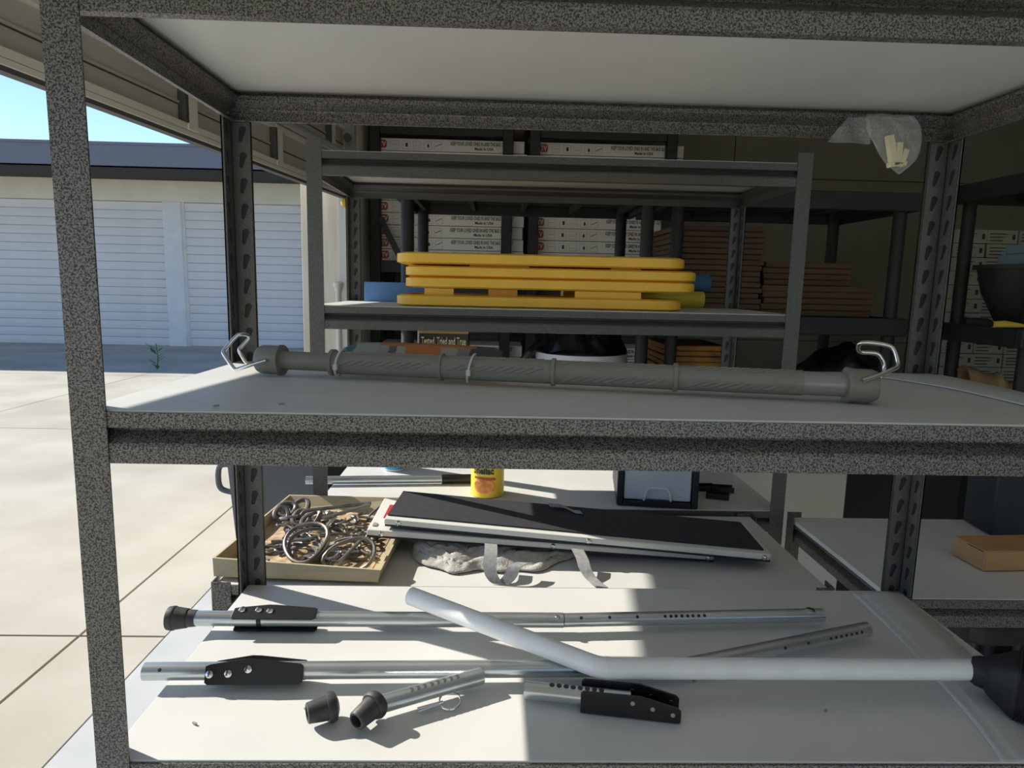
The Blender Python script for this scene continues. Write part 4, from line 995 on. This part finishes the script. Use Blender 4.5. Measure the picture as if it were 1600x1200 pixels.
for i in range(4):
    g_ = seg('grip_sleeve', T_(cuts[i])+.002, T_(cuts[i+1])-.002, RB*(1.0 if i else .99), 'bar_grey')
    mb = MB(); n = 9; s0, s1 = T_(cuts[i])+.018, T_(cuts[i+1])-.018
    for side_a in ((-20, 62) if i >= 2 else (8, 75)):
        for k in range(n):
            c = s0+(s1-s0)*(k+.5)/n; pts = []
            for j in range(7):
                u_ = j/6; al = radians(side_a+(-13+26*(.5-.5*cos(pi*u_)))); x = c+(u_-.5)*.024
                rad = V((0, -cos(al), sin(al))); rad = (rad-d1*rad.dot(d1)).normalized(); pts.append(a+d1*x+rad*(RB*(1.0 if i else .99)))
            mb.tube(pts, .0015, 5)
    mb.build('grip_waves', 'bar_grey', g_, smooth=True)
for c in (521, 690, 865, 1055):
    MB().lathe(a+d1*(T_(c)-.0028), d1, [(0, RB), (.0004, RB+.0026), (.0052, RB+.0026), (.0056, RB)], 32).build('collar', 'bar_grey', hb, smooth=True)
for c in (533, 737):
    p = a+d1*T_(c); side = V((-d1.y, d1.x, 0)); pts = []
    for k in range(20):
        al = 2*pi*k/20; pts.append(p+(side*cos(al)+V((0, 0, 1))*sin(al))*(RB+.0035)+d1*(.004*sin(al)))
    zt_o = MB().tube(pts, .0016, 6, closed=True).build('zip_tie', 'ziptie', hb, smooth=True)
    MB().box(-.003, .003, -.002, .003, -.004, .004, TR(p-side*(RB+.004)+V((0, 0, -.004)), frame(d1, (0, 0, 1)))).build('tie_head', 'ziptie', zt_o, bevel=.0006)
# wire hooks
def hook(pts_px, mx):
    pts = [at(x, y, Y=yy) for x, y, yy in pts_px]; return MB().tube(smoothpath(pts, 5), .0028, 10).build('wire_hook', 'chrome', hb, smooth=True)
ya, yb_ = a.y, b.y
hook([(416, 563, ya-.024), (392, 570, ya-.022), (371, 577, ya-.018), (365, 575, ya-.016), (352, 557, ya-.010), (349, 550, ya-.006), (353, 544, ya-.002), (369, 526, ya+.006), (378, 522, ya+.010), (388, 524, ya+.018), (389, 529, ya+.020), (377, 542, ya+.014), (374, 547, ya+.012), (377, 554, ya+.012), (387, 568, ya+.012), (400, 567, ya+.012)], 0)
hook([(1347, 595, yb_-.024), (1372, 587, yb_-.02), (1393, 578, yb_-.014), (1402, 573, yb_-.01), (1403, 565, yb_-.006), (1397, 547, yb_+.0), (1388, 540, yb_+.004), (1365, 536, yb_+.010), (1346, 536, yb_+.016), (1341, 543, yb_+.022), (1346, 550, yb_+.024), (1368, 552, yb_+.022), (1377, 559, yb_+.020), (1382, 574, yb_+.018), (1378, 588, yb_+.014), (1360, 592, yb_+.014)], 0)
# printed header card tied to the bar
c0, c1 = at(514, 545, Y=a.y+.012), at(776, 556, Y=a.y-.03)
dm = bpy.data.materials.new('card_print'); dm.use_nodes = True; MATS['card_print'] = dm
n_t = dm.node_tree; bs = n_t.nodes['Principled BSDF']; bs.inputs['Roughness'].default_value = .4
tcn = n_t.nodes.new('ShaderNodeTexCoord'); sp = n_t.nodes.new('ShaderNodeSeparateXYZ'); mpn = n_t.nodes.new('ShaderNodeMapping')
n_t.links.new(tcn.outputs['Generated'], mpn.inputs[0]); nzn = n_t.nodes.new('ShaderNodeTexNoise'); nzn.inputs['Scale'].default_value = 7
mx = n_t.nodes.new('ShaderNodeMixRGB'); mx.blend_type = 'LINEAR_LIGHT'; mx.inputs[0].default_value = .02
n_t.links.new(mpn.outputs[0], nzn.inputs['Vector']); n_t.links.new(mpn.outputs[0], mx.inputs[1]); n_t.links.new(nzn.outputs['Color'], mx.inputs[2]); n_t.links.new(mx.outputs[0], sp.inputs[0])
rpn = n_t.nodes.new('ShaderNodeValToRGB'); el = rpn.color_ramp; el.interpolation = 'CONSTANT'
stops = [(0, (.04, .16, .19)), (.085, (.34, .35, .33)), (.22, (.30, .30, .28)), (.30, (.10, .09, .09)), (.345, (.36, .35, .33)), (.40, (.48, .15, .04)), (.62, (.34, .31, .25)), (.72, (.20, .19, .18)), (.80, (.05, .05, .055)), (.95, (.06, .06, .06))]
while len(el.elements) > 1: el.elements.remove(el.elements[-1])
el.elements[0].position = 0; el.elements[0].color = (*stops[0][1], 1)
for p_, c in stops[1:]:
    e_ = el.elements.new(p_); e_.color = (*c, 1)
n_t.links.new(sp.outputs[0], rpn.inputs[0])
rp2 = n_t.nodes.new('ShaderNodeMixRGB'); gt = n_t.nodes.new('ShaderNodeMath'); gt.operation = 'GREATER_THAN'; gt.inputs[1].default_value = .80
n_t.links.new(sp.outputs[2], gt.inputs[0])
gx1 = n_t.nodes.new('ShaderNodeMath'); gx1.operation = 'COMPARE'; gx1.inputs[1].default_value = .54; gx1.inputs[2].default_value = .30
n_t.links.new(sp.outputs[0], gx1.inputs[0]); mu = n_t.nodes.new('ShaderNodeMath'); mu.operation = 'MULTIPLY'
n_t.links.new(gt.outputs[0], mu.inputs[0]); n_t.links.new(gx1.outputs[0], mu.inputs[1]); n_t.links.new(mu.outputs[0], rp2.inputs[0])
n_t.links.new(rpn.outputs[0], rp2.inputs[1]); rp2.inputs[2].default_value = (.46, .15, .05, 1); n_t.links.new(rp2.outputs[0], bs.inputs['Base Color'])
side = V((-d1.y, d1.x, 0))
mb = MB()
def cardf(u_, v_):
    x = T_(516)+(T_(776)-T_(516))*u_
    ch = .050*(min(1, .55+6*u_) if u_ < .1 else 1)*(1 if u_ < .93 else 1-.2*(u_-.93)/.07)
    base = a+d1*(x+(.010*(1-v_) if u_ < .02 else 0))+side*(RB*.9)+V((0, 0, RB*.35))
    return base+side*(ch*.88*v_)+V((0, 0, ch*(.40*v_-.05*v_*v_)+.003*sin(pi*u_)*v_))
mb.grid(cardf, 30, 6); mb.build('header_card', 'card_print', hb, smooth=True, solid=-.0012)
# ================================================================== HANGING PLASTIC BAG
YB_ = AY1-.033
def bp(x, y, dy=0): return at(x, y, Y=YB_+dy)
pbg = thing('plastic_bag', 'clear plastic bag with cream plugs taped under the top shelf', 'bag', bp(1390, 272))
outl = [(182, 1352, 1424), (190, 1348, 1430), (200, 1350, 1434), (212, 1354, 1436), (225, 1362, 1435), (238, 1368, 1433), (250, 1376, 1428), (260, 1384, 1418), (268, 1395, 1408), (272.5, 1399, 1402)]
mb = MB(); nn = 28; nr = len(outl); rr_ = random.Random(5)
for j, (py_, xl, xr) in enumerate(outl):
    L_p, R_p = bp(xl, py_), bp(xr, py_)
    for k in range(nn):
        t_ = 2*pi*k/nn; c = (L_p+R_p)/2; hw = (R_p.x-L_p.x)/2; dp_ = hw*.45*(.4+.6*sin(pi*(j+.6)/nr))
        cr_k = 1+.10*sin(5*t_+j*.9)+.07*sin(9*t_-j*1.7)+rr_.uniform(-.05, .05)
        mb.v.append(V((c.x+cos(t_)*hw*(1 if abs(cos(t_)) > .9 else cr_k), c.y-.006+sin(t_)*dp_*cr_k, c.z+rr_.uniform(-.001, .001))))
for j in range(nr-1):
    for k in range(nn): mb.f.append((j*nn+k, j*nn+(k+1) % nn, (j+1)*nn+(k+1) % nn, (j+1)*nn+k))
mb.build('bag_body', 'bag_clear', pbg)
mb = MB(); F = [bp(1293, 222, -.006), bp(1324, 183, -.006), bp(1358, 183, -.006), bp(1360, 225, -.006)]
mb.grid(lambda u_, v_: (F[0].lerp(F[3], u_)).lerp(F[1].lerp(F[2], u_), v_)+V((0, .003*sin(9*u_+5*v_), 0)), 10, 8); mb.build('bag_flap', 'bag_film', pbg, solid=-.0004)
for i, (x, y, h_, w_, dx) in enumerate(((1393, 236, .050, .012, -.006), (1403, 242, .038, .010, .004), (1411, 246, .026, .009, .012))):
    c = bp(x, y, -.004); M = TR(c, Matrix.Rotation(.25*(i-1), 3, 'Y'))
    MB().box(-w_/2, w_/2, -.005, .005, -h_/2, h_/2, M).box(-w_/2-.003, w_/2+.003, -.0055, .0055, -h_/2, -h_/2+.008, M).build('plug', 'plug_cream', pbg, bevel=.0015)

# crumbs on the shelves
mb = MB()
for px_, py_, Zp in ((304, 1130, ZB), (478, 1108, ZB), (440, 631, ZM), (1085, 1063, ZB), (338, 634, ZM), (1290, 1110, ZB)):
    p = at(px_, py_, Z=Zp+.001-EYE); a_ = random.uniform(0, 3)
    mb.box(-.003, .003, -.0012, .0012, -.0008, .001, TR(p, Matrix.Rotation(a_, 3, 'Z')))
tag(mb.build('crumbs', 'ink_grey'), 'dark crumbs scattered over the white shelf boards', 'crumbs', kind='stuff')
